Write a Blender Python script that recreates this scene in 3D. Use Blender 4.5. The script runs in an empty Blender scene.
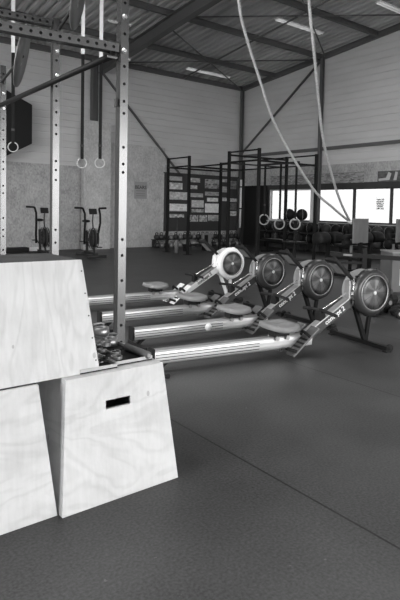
import bpy, bmesh, math, random
from math import sin, cos, radians, pi, atan2, sqrt
from mathutils import Vector, Matrix
random.seed(7)
S = bpy.context.scene
C = S.collection

# ---------------------------------------------------------------- camera
yaw, pit, rol = radians(37.7), radians(2.98), radians(1.15)
Rh = Vector((cos(yaw), -sin(yaw), 0)); Fh = Vector((sin(yaw), cos(yaw), 0)); Zv = Vector((0, 0, 1))
Fw = Fh*cos(pit) - Zv*sin(pit); Up = Fh*sin(pit) + Zv*cos(pit)
Rt = Rh*cos(rol) + Up*sin(rol); Up = Up*cos(rol) - Rh*sin(rol)
cd = bpy.data.cameras.new('camera'); cam = bpy.data.objects.new('camera', cd); C.objects.link(cam)
M4 = Matrix((Rt, Up, -Fw)).transposed().to_4x4(); M4.translation = (0, 0, 1.4)
cam.matrix_world = M4
cd.sensor_fit = 'VERTICAL'; cd.sensor_height = 24; cd.lens = 24*537/600; cd.shift_y = -63/600; cd.clip_start = .05
S.camera = cam

# ---------------------------------------------------------------- materials (a grey place: all colours are greys)
MATS = {}
def mat(name, v, rough=.6, metal=0., bump=None, var=None, emis=0, extra=None):
    """v grey value; var=(scale xyz, amount, detail) mottling; bump=(scale, strength)"""
    if name in MATS: return MATS[name]
    m = bpy.data.materials.new(name); m.use_nodes = True; nt = m.node_tree
    b = nt.nodes['Principled BSDF']
    b.inputs['Base Color'].default_value = (v, v, v, 1); b.inputs['Roughness'].default_value = rough
    b.inputs['Metallic'].default_value = metal
    if v < .075 and metal == 0: b.inputs['Specular IOR Level'].default_value = .1
    tc = nt.nodes.new('ShaderNodeTexCoord')
    def noise(sc, det=6, dist=0.):
        mp = nt.nodes.new('ShaderNodeMapping'); mp.inputs['Scale'].default_value = sc
        nt.links.new(tc.outputs['Object'], mp.inputs['Vector'])
        n = nt.nodes.new('ShaderNodeTexNoise'); n.inputs['Scale'].default_value = 1
        n.inputs['Detail'].default_value = det; n.inputs['Distortion'].default_value = dist
        nt.links.new(mp.outputs[0], n.inputs['Vector']); return n
    if var:
        sc, am = var[0], var[1]
        n = noise(sc, var[2] if len(var) > 2 else 5, var[3] if len(var) > 3 else 0)
        r = nt.nodes.new('ShaderNodeValToRGB')
        lo, hi = max(0, v*(1-am)), v*(1+am)
        r.color_ramp.elements[0].position = .3; r.color_ramp.elements[1].position = .7
        r.color_ramp.elements[0].color = (lo, lo, lo, 1); r.color_ramp.elements[1].color = (hi, hi, hi, 1)
        nt.links.new(n.outputs[0], r.inputs[0]); nt.links.new(r.outputs[0], b.inputs['Base Color'])
    if bump:
        n = noise((bump[0],)*3, 4); bp = nt.nodes.new('ShaderNodeBump'); bp.inputs['Strength'].default_value = bump[1]
        bp.inputs['Distance'].default_value = .01
        nt.links.new(n.outputs[0], bp.inputs['Height']); nt.links.new(bp.outputs[0], b.inputs['Normal'])
    if emis:
        b.inputs['Emission Color'].default_value = (1, 1, 1, 1); b.inputs['Emission Strength'].default_value = emis
    if extra: extra(nt, b, tc)
    MATS[name] = m
    return m

def mixnode(nt, fac, a, b_):
    x = nt.nodes.new('ShaderNodeMix'); x.data_type = 'RGBA'
    for sock, val in ((x.inputs[0], fac), (x.inputs[6], a), (x.inputs[7], b_)):
        if hasattr(val, 'is_output'): nt.links.new(val, sock)
        elif isinstance(val, (int, float)) and sock.type == 'RGBA': sock.default_value = (val, val, val, 1)
        else: sock.default_value = val
    return x.outputs[2]
def mathn(nt, op, a, b_=None):
    x = nt.nodes.new('ShaderNodeMath'); x.operation = op
    for i, val in enumerate((a, b_)):
        if val is None: continue
        if hasattr(val, 'is_output'): nt.links.new(val, x.inputs[i])
        else: x.inputs[i].default_value = val
    return x.outputs[0]

def floor_extra(nt, b, tc):
    sp = nt.nodes.new('ShaderNodeSeparateXYZ'); nt.links.new(tc.outputs['Object'], sp.inputs[0])
    def seam(sock, off, step, w):
        a = mathn(nt, 'ADD', sock, -off + 100*step); mo = mathn(nt, 'MODULO', a, step)
        d = mathn(nt, 'ABSOLUTE', mathn(nt, 'SUBTRACT', mo, step/2))
        return mathn(nt, 'LESS_THAN', d, w)
    s = mathn(nt, 'MAXIMUM', seam(sp.outputs[0], 2.01-.84, 1.68, .006), seam(sp.outputs[1], -.9, 12.0, .005))
    mp = nt.nodes.new('ShaderNodeMapping'); mp.inputs['Scale'].default_value = (75,)*3
    nt.links.new(tc.outputs['Object'], mp.inputs[0])
    n = nt.nodes.new('ShaderNodeTexNoise'); n.inputs['Scale'].default_value = 1; n.inputs['Detail'].default_value = 2
    nt.links.new(mp.outputs[0], n.inputs['Vector'])
    n2 = nt.nodes.new('ShaderNodeTexNoise'); n2.inputs['Scale'].default_value = 1.3; n2.inputs['Detail'].default_value = 8
    nt.links.new(tc.outputs['Object'], n2.inputs['Vector'])
    n3 = nt.nodes.new('ShaderNodeTexNoise'); n3.inputs['Scale'].default_value = 22; n3.inputs['Detail'].default_value = 3
    nt.links.new(tc.outputs['Object'], n3.inputs['Vector'])
    chalk = mathn(nt, 'GREATER_THAN', n3.outputs[0], .745)
    v = mathn(nt, 'MULTIPLY', mathn(nt, 'ADD', mathn(nt, 'MULTIPLY', mathn(nt, 'SUBTRACT', n.outputs[0], .3), 1.0), n2.outputs[0]), FLOOR_V)
    v = mathn(nt, 'ADD', v, mathn(nt, 'MULTIPLY', chalk, .05))
    v = mathn(nt, 'MULTIPLY', v, mathn(nt, 'SUBTRACT', 1.0, mathn(nt, 'MULTIPLY', s, .75)))
    cb = nt.nodes.new('ShaderNodeCombineXYZ')
    for i in range(3): nt.links.new(v, cb.inputs[i])
    nt.links.new(cb.outputs[0], b.inputs['Base Color'])
    b.inputs['Specular IOR Level'].default_value = .2
    rr = mathn(nt, 'ADD', mathn(nt, 'MULTIPLY', n2.outputs[0], .2), .36)
    nt.links.new(rr, b.inputs['Roughness'])
    bp = nt.nodes.new('ShaderNodeBump'); bp.inputs['Strength'].default_value = .25; bp.inputs['Distance'].default_value = .003
    nt.links.new(n.outputs[0], bp.inputs['Height']); nt.links.new(bp.outputs[0], b.inputs['Normal'])
FLOOR_V = .075

def osb_extra(lo, hi):
    def f(nt, b, tc):
        mp = nt.nodes.new('ShaderNodeMapping'); mp.inputs['Scale'].default_value = (26, 26, 17)
        nt.links.new(tc.outputs['Object'], mp.inputs[0])
        n = nt.nodes.new('ShaderNodeTexNoise'); n.inputs['Scale'].default_value = .8; n.inputs['Detail'].default_value = 3
        nt.links.new(tc.outputs['Object'], n.inputs['Vector'])
        mx = nt.nodes.new('ShaderNodeVectorMath'); mx.operation = 'ADD'
        nt.links.new(mp.outputs[0], mx.inputs[0]); nt.links.new(n.outputs[1], mx.inputs[1])
        vo = nt.nodes.new('ShaderNodeTexVoronoi'); vo.inputs['Scale'].default_value = 1.0
        nt.links.new(mx.outputs[0], vo.inputs['Vector'])
        bw = nt.nodes.new('ShaderNodeRGBToBW'); nt.links.new(vo.outputs['Color'], bw.inputs[0])
        n4 = nt.nodes.new('ShaderNodeTexNoise'); n4.inputs['Scale'].default_value = 2.2; n4.inputs['Detail'].default_value = 6
        nt.links.new(tc.outputs['Object'], n4.inputs['Vector'])
        s = mathn(nt, 'ADD', mathn(nt, 'MULTIPLY', bw.outputs[0], .4), mathn(nt, 'MULTIPLY', n4.outputs[0], .7))
        c = mathn(nt, 'ADD', lo, mathn(nt, 'MULTIPLY', s, hi-lo))
        cb = nt.nodes.new('ShaderNodeCombineXYZ')
        for i in range(3): nt.links.new(c, cb.inputs[i])
        nt.links.new(cb.outputs[0], b.inputs['Base Color'])
    return f

def ply_extra(vert, seed, lo=.42, hi=.74):
    def f(nt, b, tc):
        mp = nt.nodes.new('ShaderNodeMapping')
        mp.inputs['Scale'].default_value = (5, 5, .9) if vert else (1.6, 1.6, 3.6)
        mp.inputs['Location'].default_value = (seed, seed*1.7, seed*.6)
        nt.links.new(tc.outputs['Object'], mp.inputs[0])
        n = nt.nodes.new('ShaderNodeTexNoise'); n.inputs['Scale'].default_value = 1.1; n.inputs['Detail'].default_value = 3
        n.inputs['Distortion'].default_value = .6
        nt.links.new(mp.outputs[0], n.inputs['Vector'])
        # growth rings: contour lines of the noise field
        w = mathn(nt, 'SINE', mathn(nt, 'MULTIPLY', n.outputs[0], 48.0))
        w = mathn(nt, 'ADD', mathn(nt, 'MULTIPLY', w, .5), .5); w = mathn(nt, 'POWER', w, 2.2)
        mp2 = nt.nodes.new('ShaderNodeMapping'); mp2.inputs['Scale'].default_value = (70, 70, 3) if vert else (60, 60, 5)
        nt.links.new(tc.outputs['Object'], mp2.inputs[0])
        f2 = nt.nodes.new('ShaderNodeTexNoise'); f2.inputs['Scale'].default_value = 1; f2.inputs['Detail'].default_value = 4
        nt.links.new(mp2.outputs[0], f2.inputs['Vector'])
        big = nt.nodes.new('ShaderNodeTexNoise'); big.inputs['Scale'].default_value = 5; big.inputs['Detail'].default_value = 5
        nt.links.new(tc.outputs['Object'], big.inputs['Vector'])
        # knots
        mk = nt.nodes.new('ShaderNodeMapping'); mk.inputs['Scale'].default_value = (8, 8, 5.0); mk.inputs['Location'].default_value = (seed*3, 0, seed)
        nt.links.new(tc.outputs['Object'], mk.inputs[0])
        vo = nt.nodes.new('ShaderNodeTexVoronoi'); vo.inputs['Scale'].default_value = 1; nt.links.new(mk.outputs[0], vo.inputs['Vector'])
        kn = mathn(nt, 'LESS_THAN', vo.outputs['Distance'], .075)
        s = mathn(nt, 'ADD', mathn(nt, 'MULTIPLY', w, -.18), mathn(nt, 'MULTIPLY', f2.outputs[0], .35))
        s = mathn(nt, 'ADD', s, mathn(nt, 'MULTIPLY', big.outputs[0], .75))
        c = mathn(nt, 'ADD', lo, mathn(nt, 'MULTIPLY', s, hi-lo))
        c = mathn(nt, 'MULTIPLY', c, mathn(nt, 'SUBTRACT', 1.0, mathn(nt, 'MULTIPLY', kn, .32)))
        cb = nt.nodes.new('ShaderNodeCombineXYZ')
        for i in range(3): nt.links.new(c, cb.inputs[i])
        nt.links.new(cb.outputs[0], b.inputs['Base Color'])
    return f

def screen_extra(nt, b, tc):      # steel screen; light and dark shading sectors painted into its colour
    tg = nt.nodes.new('ShaderNodeTangent'); tg.direction_type = 'RADIAL'; tg.axis = 'Y'
    nt.links.new(tg.outputs[0], b.inputs['Tangent']); b.inputs['Anisotropic'].default_value = .45
    sp = nt.nodes.new('ShaderNodeSeparateXYZ'); nt.links.new(tc.outputs['Object'], sp.inputs[0])
    an = mathn(nt, 'ARCTAN2', sp.outputs[0], mathn(nt, 'SUBTRACT', sp.outputs[2], .594))
    w = mathn(nt, 'SINE', mathn(nt, 'MULTIPLY', an, 5.0))
    v = mathn(nt, 'ADD', .12, mathn(nt, 'MULTIPLY', w, .05))
    cb = nt.nodes.new('ShaderNodeCombineXYZ')
    for i in range(3): nt.links.new(v, cb.inputs[i])
    nt.links.new(cb.outputs[0], b.inputs['Base Color'])

def poster_mat(name, lo, hi, sc, seed):
    def f(nt, b, tc):
        mp = nt.nodes.new('ShaderNodeMapping'); mp.inputs['Scale'].default_value = sc; mp.inputs['Location'].default_value = (seed, seed, seed)
        nt.links.new(tc.outputs['Object'], mp.inputs[0])
        vo = nt.nodes.new('ShaderNodeTexVoronoi'); vo.distance = 'CHEBYCHEV'; vo.inputs['Scale'].default_value = 1
        nt.links.new(mp.outputs[0], vo.inputs['Vector'])
        bw = nt.nodes.new('ShaderNodeRGBToBW'); nt.links.new(vo.outputs['Color'], bw.inputs[0])
        c = mathn(nt, 'ADD', lo, mathn(nt, 'MULTIPLY', bw.outputs[0], hi-lo))
        cb = nt.nodes.new('ShaderNodeCombineXYZ')
        for i in range(3): nt.links.new(c, cb.inputs[i])
        nt.links.new(cb.outputs[0], b.inputs['Base Color'])
    return mat(name, hi, .5, extra=f)

FLOORM = mat('black_rubber_flooring', .05, .45, extra=floor_extra)
CLAD = mat('grey_wall_cladding', .58, .5, .1, var=((.6, .6, 2), .06))
DECK = mat('steel_roof_deck', .5, .5, .2, var=((2, .5, 2), .15))
FRAME = mat('hall_frame_grey', .1, .55, 0)
STEEL = mat('dark_painted_steel', .035, .55, .0)
STEEL2 = mat('grey_painted_steel', .055, .55, .0)
RIGM = mat('black_rig_paint', .016, .5, 0)
OSB = mat('strand_board', .3, .8, extra=osb_extra(.14, .58))
OSBL = mat('pale_strand_board', .4, .8, extra=osb_extra(.22, .68))
DARKB = mat('dark_board', .055, .6, var=((1, 1, 1), .15))
BLACK = mat('black_plastic', .018, .4)
BLACKS = mat('black_satin_metal', .012, .42, 0)
RUB = mat('black_rubber', .022, .55)
PLYV = mat('plywood_upright_grain', .7, .65, extra=ply_extra(True, 2.3), bump=(60, .08))
PLYH = mat('plywood_flat_grain', .7, .65, extra=ply_extra(False, 5.1), bump=(60, .08))
PLYL = mat('plywood_left_box', .7, .65, extra=ply_extra(False, 8.7), bump=(60, .08))
PLYT = mat('dark_plywood_top', .055, .7, var=((9, 9, 9), .25), bump=(120, .3))  # darker and rougher than the other box panels
RACK = mat('silver_grey_powder_coat', .14, .27, .85, var=((8, 8, 2), .05))
RACKD = mat('tube_inside_shade', .01, .7)  # stands in for the shade inside the hollow tubes
DCHR = mat('dulled_zinc', .32, .38, .85)
CHROME = mat('bright_zinc', .85, .22, .9)
ALU = mat('polished_aluminium_rail', .62, .36, .8, var=((1.5, 30, 30), .12))
GROOVE_REFL = mat('rail_groove_reflection_black', .03, .4)
ALUD = mat('brushed_grey_aluminium', .33, .38, .6)
WHITEP = mat('white_enamel', .82, .35)
GREYP = mat('mid_grey_enamel', .36, .35, .2)
RIMG = mat('flywheel_cover_grey', .045, .3, .25)
SCREEN = mat('flywheel_screen', .2, .48, .6, extra=screen_extra)
SEATG = mat('grey_moulded_seat', .2, .5)
WEB = mat('white_webbing', .8, .7)
WEBB = mat('black_webbing', .015, .7)
RINGW = mat('pale_wooden_ring', .5, .5)
ROPE = mat('manila_rope', .45, .9, var=((40, 40, 40), .25), bump=(90, .5))
LEATH = mat('black_leather', .016, .4)
PLYG = mat('grey_plywood_plate', .14, .6, var=((12, 12, 3), .15))
GBOX = mat('grey_box_panel', .13, .6, var=((4, 4, 4), .1))
TUBE = mat('fluorescent_diffuser', .7, .4, emis=.22)  # unlit tubes; weak emission added so they look pale
DISC = mat('target_face_translucent_grey', .09, .35, var=((10, 10, 10), .2))
IRON = mat('dark_cast_iron', .05, .45, .3, bump=(60, .2))
IRONL = mat('grey_cast_iron', .22, .5, .2)
CREAM = mat('pale_pole_sleeve', .5, .6)
WTXT = mat('white_lettering', .85, .5)
def glass(name='window_glass', tint=.94):
    m = bpy.data.materials.new(name); m.use_nodes = True; nt = m.node_tree
    for n in list(nt.nodes): nt.nodes.remove(n)
    o = nt.nodes.new('ShaderNodeOutputMaterial'); t = nt.nodes.new('ShaderNodeBsdfTransparent'); g = nt.nodes.new('ShaderNodeBsdfGlossy')
    g.inputs['Roughness'].default_value = .02; t.inputs[0].default_value = (tint, tint, tint, 1)
    x = nt.nodes.new('ShaderNodeMixShader')
    x.inputs[0].default_value = .05; nt.links.new(t.outputs[0], x.inputs[1]); nt.links.new(g.outputs[0], x.inputs[2]); nt.links.new(x.outputs[0], o.inputs[0])
    return m
GLASS = glass(); GLASST = glass('sky_dimming_glass', .35)  # second glass: tint added only to dim the bright sky behind the windows
def film(name, v):
    if name in MATS: return MATS[name]
    m = bpy.data.materials.new(name); m.use_nodes = True; nt = m.node_tree; nt.nodes.remove(nt.nodes['Principled BSDF'])
    t = nt.nodes.new('ShaderNodeBsdfTransparent'); t.inputs[0].default_value = (v, v, v, 1); nt.links.new(t.outputs[0], nt.nodes['Material Output'].inputs[0])
    MATS[name] = m; return m

# ---------------------------------------------------------------- mesh helpers
class MB:
    def __init__(s): s.bm = bmesh.new(); s.mats = []; s.cur = 0
    def use(s, m):
        if m not in s.mats: s.mats.append(m)
        s.cur = s.mats.index(m); return s
    def face(s, vs, smooth=False):
        try: f = s.bm.faces.new(vs)
        except ValueError: return
        f.material_index = s.cur; f.smooth = smooth; return f
    def box(s, lo, hi, mtx=None):
        vs = []
        for z in (lo[2], hi[2]):
            for x, y in ((lo[0], lo[1]), (hi[0], lo[1]), (hi[0], hi[1]), (lo[0], hi[1])):
                p = Vector((x, y, z)); vs.append(s.bm.verts.new(mtx @ p if mtx else p))
        for q in ((3, 2, 1, 0), (4, 5, 6, 7), (0, 1, 5, 4), (1, 2, 6, 5), (2, 3, 7, 6), (3, 0, 4, 7)): s.face([vs[i] for i in q])
        return s
    def prism(s, pts, d):
        """pts: 3D polygon, extruded by vector d"""
        d = Vector(d); a = [s.bm.verts.new(Vector(p)) for p in pts]; b = [s.bm.verts.new(Vector(p)+d) for p in pts]
        n = len(pts); s.face(list(reversed(a))); s.face(b)
        for i in range(n): s.face([a[i], a[(i+1) % n], b[(i+1) % n], b[i]])
        return s
    def hexa(s, b4, t4):
        a = [s.bm.verts.new(Vector(p)) for p in b4]; b = [s.bm.verts.new(Vector(p)) for p in t4]
        s.face(list(reversed(a))); s.face(b)
        for i in range(4): s.face([a[i], a[(i+1) % 4], b[(i+1) % 4], b[i]])
        return s
    def beam(s, a, b, w, h, up=(0, 0, 1)):
        a = Vector(a); b = Vector(b); d = (b-a).normalized(); u = Vector(up)
        sx = d.cross(u)
        if sx.length < 1e-4: sx = d.cross(Vector((1, 0, 0)))
        sx.normalize(); u = sx.cross(d).normalized()
        q = [(-w/2, -h/2), (w/2, -h/2), (w/2, h/2), (-w/2, h/2)]
        A = [s.bm.verts.new(a+sx*x+u*y) for x, y in q]; B = [s.bm.verts.new(b+sx*x+u*y) for x, y in q]
        s.face(list(reversed(A))); s.face(B)
        for i in range(4): s.face([A[i], A[(i+1) % 4], B[(i+1) % 4], B[i]])
        return s
    def tube(s, pts, r, n=12, closed=False, caps=True, smooth=True):
        pts = [Vector(p) for p in pts]; m = len(pts); rings = []
        rr = r if hasattr(r, '__len__') else [r]*m
        t0 = (pts[1]-pts[0]).normalized(); ref = Vector((0, 0, 1)) if abs(t0.z) < .9 else Vector((1, 0, 0))
        nrm = t0.cross(ref).normalized()
        for i in range(m):
            if closed: t = (pts[(i+1) % m]-pts[i-1]).normalized()
            else: t = (pts[min(i+1, m-1)]-pts[max(i-1, 0)]).normalized()
            nrm = (nrm - t*nrm.dot(t)).normalized(); bi = t.cross(nrm)
            rings.append([s.bm.verts.new(pts[i]+(nrm*cos(2*pi*k/n)+bi*sin(2*pi*k/n))*rr[i]) for k in range(n)])
        for i in range(m if closed else m-1):
            A, B = rings[i], rings[(i+1) % m]
            for k in range(n): s.face([A[k], A[(k+1) % n], B[(k+1) % n], B[k]], smooth)
        if not closed and caps: s.face(list(reversed(rings[0]))); s.face(rings[-1])
        return s
    def cyl(s, a, b, r, n=16, smooth=True): return s.tube([a, b], r, n, smooth=smooth)
    def lathe(s, prof, axis_o, axis_d, n=32, smooth=True, cap=True):
        """prof: (r, h) along axis"""
        o = Vector(axis_o); d = Vector(axis_d).normalized(); ref = Vector((0, 0, 1)) if abs(d.z) < .9 else Vector((1, 0, 0))
        u = d.cross(ref).normalized(); w = d.cross(u)
        rings = []
        for r, h in prof:
            if r < 1e-6: rings.append([s.bm.verts.new(o+d*h)])
            else: rings.append([s.bm.verts.new(o+d*h+(u*cos(2*pi*k/n)+w*sin(2*pi*k/n))*r) for k in range(n)])
        for A, B in zip(rings, rings[1:]):
            for k in range(n):
                if len(A) == 1 and len(B) == 1: continue
                if len(A) == 1: s.face([A[0], B[(k+1) % n], B[k]], smooth)
                elif len(B) == 1: s.face([A[k], A[(k+1) % n], B[0]], smooth)
                else: s.face([A[k], A[(k+1) % n], B[(k+1) % n], B[k]], smooth)
        if cap:
            if len(rings[0]) > 1: s.face(list(reversed(rings[0])))
            if len(rings[-1]) > 1: s.face(rings[-1])
        return s
    def ball(s, c, r, sc=(1, 1, 1), n=20, m=12):
        prof = [(sin(pi*i/m), -cos(pi*i/m)) for i in range(m+1)]
        k0 = len(s.bm.verts); s.lathe([(p[0] if 0 < i < m else 0, p[1]) for i, p in enumerate(prof)], (0, 0, 0), (0, 0, 1), n, cap=False)
        s.bm.verts.ensure_lookup_table()
        for v in s.bm.verts[k0:]: v.co = Vector(c)+Vector((v.co.x*sc[0], v.co.y*sc[1], v.co.z*sc[2]))*r
        return s
    def build(s, name, m=None, parent=None, bevel=0, autosmooth=True):
        if m is not None and not s.mats: s.mats = [m]
        bmesh.ops.recalc_face_normals(s.bm, faces=s.bm.faces)
        me = bpy.data.meshes.new(name); s.bm.to_mesh(me); s.bm.free()
        for x in s.mats: me.materials.append(x)
        o = bpy.data.objects.new(name, me); C.objects.link(o)
        if parent: o.parent = parent
        if bevel:
            b = o.modifiers.new('bevel', 'BEVEL'); b.width = bevel; b.segments = 2; b.limit_method = 'ANGLE'
        return o

def tag(o, label=None, cat=None, group=None, kind=None):
    if label: o['label'] = label
    if cat: o['category'] = cat
    if group: o['group'] = group
    if kind: o['kind'] = kind
    return o
def thing(name, label, cat, loc=(0, 0, 0), rz=0, group=None):
    o = bpy.data.objects.new(name, None); C.objects.link(o); o.location = loc; o.rotation_euler.z = rz
    o.empty_display_size = .1
    return tag(o, label, cat, group)
def dup(root, loc, rz=None, label=None):
    r = root.copy(); C.objects.link(r); r.location = loc
    if rz is not None: r.rotation_euler.z = rz
    if label: r['label'] = label
    for ch in list(root.children):
        c = ch.copy(); C.objects.link(c); c.parent = r
        for g in list(ch.children):
            d = g.copy(); C.objects.link(d); d.parent = c
    return r
def struct(mb, name, m=None, parent=None, bevel=0):
    o = mb.build(name, m, parent, bevel)
    if not parent: o['kind'] = 'structure'
    return o

TXT = {}
def text_mesh(txt, size, name, m, depth=.002):
    cu = bpy.data.curves.new(name, 'FONT'); cu.body = txt; cu.size = size; cu.extrude = depth; cu.offset = size*.025
    cu.align_x = 'CENTER'; cu.align_y = 'CENTER'
    o = bpy.data.objects.new(name, cu); C.objects.link(o)
    dg = bpy.context.evaluated_depsgraph_get(); dg.update()
    me = bpy.data.meshes.new_from_object(o.evaluated_get(dg)); me.name = name
    bpy.data.objects.remove(o); bpy.data.curves.remove(cu)
    me.materials.clear(); me.materials.append(m)
    o = bpy.data.objects.new(name, me); C.objects.link(o); return o
def orient(o, pos, xdir, ydir):
    x = Vector(xdir).normalized(); z = x.cross(Vector(ydir)).normalized(); y = z.cross(x)
    m = Matrix((x, y, z)).transposed().to_4x4(); m.translation = pos; o.matrix_basis = m; return o

# ---------------------------------------------------------------- the hall: X to the right wall, Y to the back wall
XW, YB, XL, YS = 14.8, 16.5, -4.0, -5.0
FX0, FX1, FT = -.5, 9.5, 3.3        # loading door opening in the front wall
GL = (1.0, 9.5, .9, 5.4)             # unseen opening added in the left wall for light: y0, y1, z0, z1
RLS = ((-2.5, -1.0), (2.2, 3.7), (9.5, 11.0)); RLY = (3.0, 8.6)   # unseen rooflight strips, added to brighten the far hall
EZ, SL = 6.38, .1055
def rz_(y): return EZ + SL*(YB-y)

mb = MB(); mb.box((XL-.2, YS-.2, -.2), (XW+.2, YB+.2, 0)); struct(mb, 'floor', FLOORM)

def cladding(p0, p1, nrm, z0, z1, name, clip=True, pitch=.22):
    """horizontally ribbed sheet from p0 to p1 facing nrm"""
    mb = MB().use(CLAD); p0 = Vector(p0); p1 = Vector(p1); n = Vector(nrm)
    prof = []; z = z0
    while z < z1:
        prof += [(0, z), (0, z+pitch-.035), (-.018, z+pitch-.028), (-.018, z+pitch-.007)]; z += pitch
    prof.append((0, z))
    A = [mb.bm.verts.new(Vector((p0.x, p0.y, h))+n*d) for d, h in prof]; B = [mb.bm.verts.new(Vector((p1.x, p1.y, h))+n*d) for d, h in prof]
    A2 = mb.bm.verts.new(Vector((p0.x, p0.y, prof[-1][1]))-n*.12); B2 = mb.bm.verts.new(Vector((p1.x, p1.y, prof[-1][1]))-n*.12)
    A3 = mb.bm.verts.new(Vector((p0.x, p0.y, z0))-n*.12); B3 = mb.bm.verts.new(Vector((p1.x, p1.y, z0))-n*.12)
    for i in range(len(prof)-1): mb.face([A[i], B[i], B[i+1], A[i+1]])
    mb.face([A[-1], B[-1], B2, A2]); mb.face([A2, B2, B3, A3]); mb.face([A3, B3, B[0], A[0]])
    mb.face([A3]+A+[A2]); mb.face([B3]+B+[B2])
    if clip:
        g = list(mb.bm.verts)+list(mb.bm.edges)+list(mb.bm.faces)
        r = bmesh.ops.bisect_plane(mb.bm, geom=g, plane_co=(0, YB, EZ+.075), plane_no=Vector((0, SL, 1)), clear_outer=True)
        ed = [e for e in r['geom_cut'] if isinstance(e, bmesh.types.BMEdge)]
        bmesh.ops.holes_fill(mb.bm, edges=ed)
    return mb.build(name)
w = cladding((XL, YB, 0), (XW+.1, YB, 0), (0, -1, 0), 0, 6.6, 'wall_back'); w['kind'] = 'structure'
w = cladding((XW, YS, 0), (XW, YB, 0), (-1, 0, 0), 2.25, 8.8, 'wall_right'); w['kind'] = 'structure'
for k_, (a_, b_, c_, d_) in enumerate(((YS, GL[0], 0, 8.8), (GL[1], YB, 0, 6.6), (GL[0], GL[1], 0, GL[2]), (GL[0], GL[1], GL[3], 7.6))):
    mb = MB(); mb.box((XL-.12, a_, c_), (XL, b_, d_))
    g_ = list(mb.bm.verts)+list(mb.bm.edges)+list(mb.bm.faces)
    r_ = bmesh.ops.bisect_plane(mb.bm, geom=g_, plane_co=(0, YB, EZ), plane_no=Vector((0, SL, 1)), clear_outer=True)
    bmesh.ops.holes_fill(mb.bm, edges=[e for e in r_['geom_cut'] if isinstance(e, bmesh.types.BMEdge)])
    struct(mb, 'wall_left' if k_ == 0 else 'wall_left_%d' % k_, DARKB)  # unseen wall, made dark to cut bounce light on the rack post sides
# wall below the windows and beside them
mb = MB(); mb.box((XW, YS, 0), (XW+.15, YB, 1.03)); mb.box((XW, 14.8, 1.03), (XW+.15, YB, 2.25)); struct(mb, 'wall_right_lower', DARKB)
# front wall: a lintel above a wide open loading front
mb = MB(); mb.box((XL, YS-.15, FT), (XW, YS, 8.75)); mb.box((FX1, YS-.15, 0), (XW, YS, FT)); mb.box((XL, YS-.15, 0), (FX0, YS, FT)); struct(mb, 'wall_front', CLAD)

# roof deck: trapezoid ribs running down the slope
mb = MB().use(DECK); prof = []; x = XL
while x < XW+.1:
    prof += [(x, 0), (x+.11, 0), (x+.14, .07), (x+.22, .07)]; x += .25
def rp(x, y, dz): return Vector((x, y, rz_(y)+dz))
ysec = [YS-.1, RLY[0], RLY[1], YB+.1]
lo = [[mb.bm.verts.new(rp(x, y, dz)) for x, dz in prof] for y in ysec]
hi = [[mb.bm.verts.new(rp(x, y, dz+.03)) for x, dz in prof] for y in ysec]
def open_(sec, i):
    xm = (prof[i][0]+prof[i+1][0])/2
    return sec == 1 and any(a_ < xm < b_ for a_, b_ in RLS)
for sec in range(3):
    for i in range(len(prof)-1):
        if open_(sec, i): continue
        mb.face([lo[sec][i], lo[sec+1][i], lo[sec+1][i+1], lo[sec][i+1]]); mb.face([hi[sec][i], hi[sec][i+1], hi[sec+1][i+1], hi[sec+1][i]])
struct(mb, 'ceiling')
for k_, (a_, b_) in enumerate(RLS):  # panes of the added rooflights
    mb = MB(); mb.prism([rp(a_-.05, RLY[0]-.1, .08), rp(b_+.05, RLY[0]-.1, .08), rp(b_+.05, RLY[1]+.1, .08), rp(a_-.05, RLY[1]+.1, .08)], (0, 0, .01)); struct(mb, 'window_%d' % (30+k_), GLASS)

def ibeam(mb, a, b, w, h, up=(0, 0, 1), t=.02):
    a = Vector(a); b = Vector(b); d = (b-a).normalized(); sx = d.cross(Vector(up)).normalized(); u = sx.cross(d).normalized()
    o = u*(h/2-t/2)
    mb.beam(a+o, b+o, w, t, up); mb.beam(a-o, b-o, w, t, up); mb.beam(a, b, t, h-2*t, up)
# rafters (along the slope), purlins and columns: the frame of the hall
n = 0
def trim(mb, m=FRAME, parent=None):
    global n; n += 1
    return struct(mb, 'trim_%d' % n, m)
for X in (8.4, 1.85):
    mb = MB(); ibeam(mb, (X, YB-.05, rz_(YB)-.37), (X, YS, rz_(YS)-.37), .2, .36); trim(mb, FRAME)
mb = MB(); ibeam(mb, (XW-.08, YB-.02, rz_(YB)-.12), (XW-.08, YS, rz_(YS)-.12), .14, .16); trim(mb, FRAME)
mb = MB(); ibeam(mb, (XL, YB-.08, EZ-.1), (XW, YB-.08, EZ-.1), .12, .16); trim(mb, FRAME)
for Y in (14.62, 12.4, 10.18, 7.96, 5.74, 3.52, 1.3):
    mb = MB(); ibeam(mb, (XL, Y, rz_(Y)-.095), (XW-.02, Y, rz_(Y)-.095), .1, .16); trim(mb, FRAME)
for (X, Y, top) in ((8.12, YB-.16, rz_(YB)-.18), (1.85, YB-.14, rz_(YB)-.18), (XW-.14, YB-.14, rz_(YB)-.2), (XW-.14, 12.3, rz_(12.3)-.2), (XW-.14, 8.0, rz_(8)-.2), (XW-.14, 3.7, rz_(3.7)-.2)):
    mb = MB(); cw_ = .11 if X > 10 else .2; ibeam(mb, (X, Y, 0), (X, Y, top), cw_, cw_, up=(1, 0, 0)); trim(mb, FRAME)
# roof bracing
def rod(a, b, r=.018, m=FRAME):
    mb = MB(); mb.cyl(a, b, r, 8); trim(mb, m)
def rr(x, y, d=.2): return (x, y, rz_(y)-d)
rod(rr(8.4, 12.75), rr(XW-.1, 16.4), .022); rod(rr(8.4, 16.4), rr(XW-.1, 12.4), .022)
rod(rr(11.35, 8.0, .16), rr(11.75, 16.4, .16), .028)
rod(rr(8.4, 12.4), rr(XW-.1, 8.3), .022); rod(rr(8.4, 8.3), rr(XW-.1, 12.2), .022)
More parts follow.
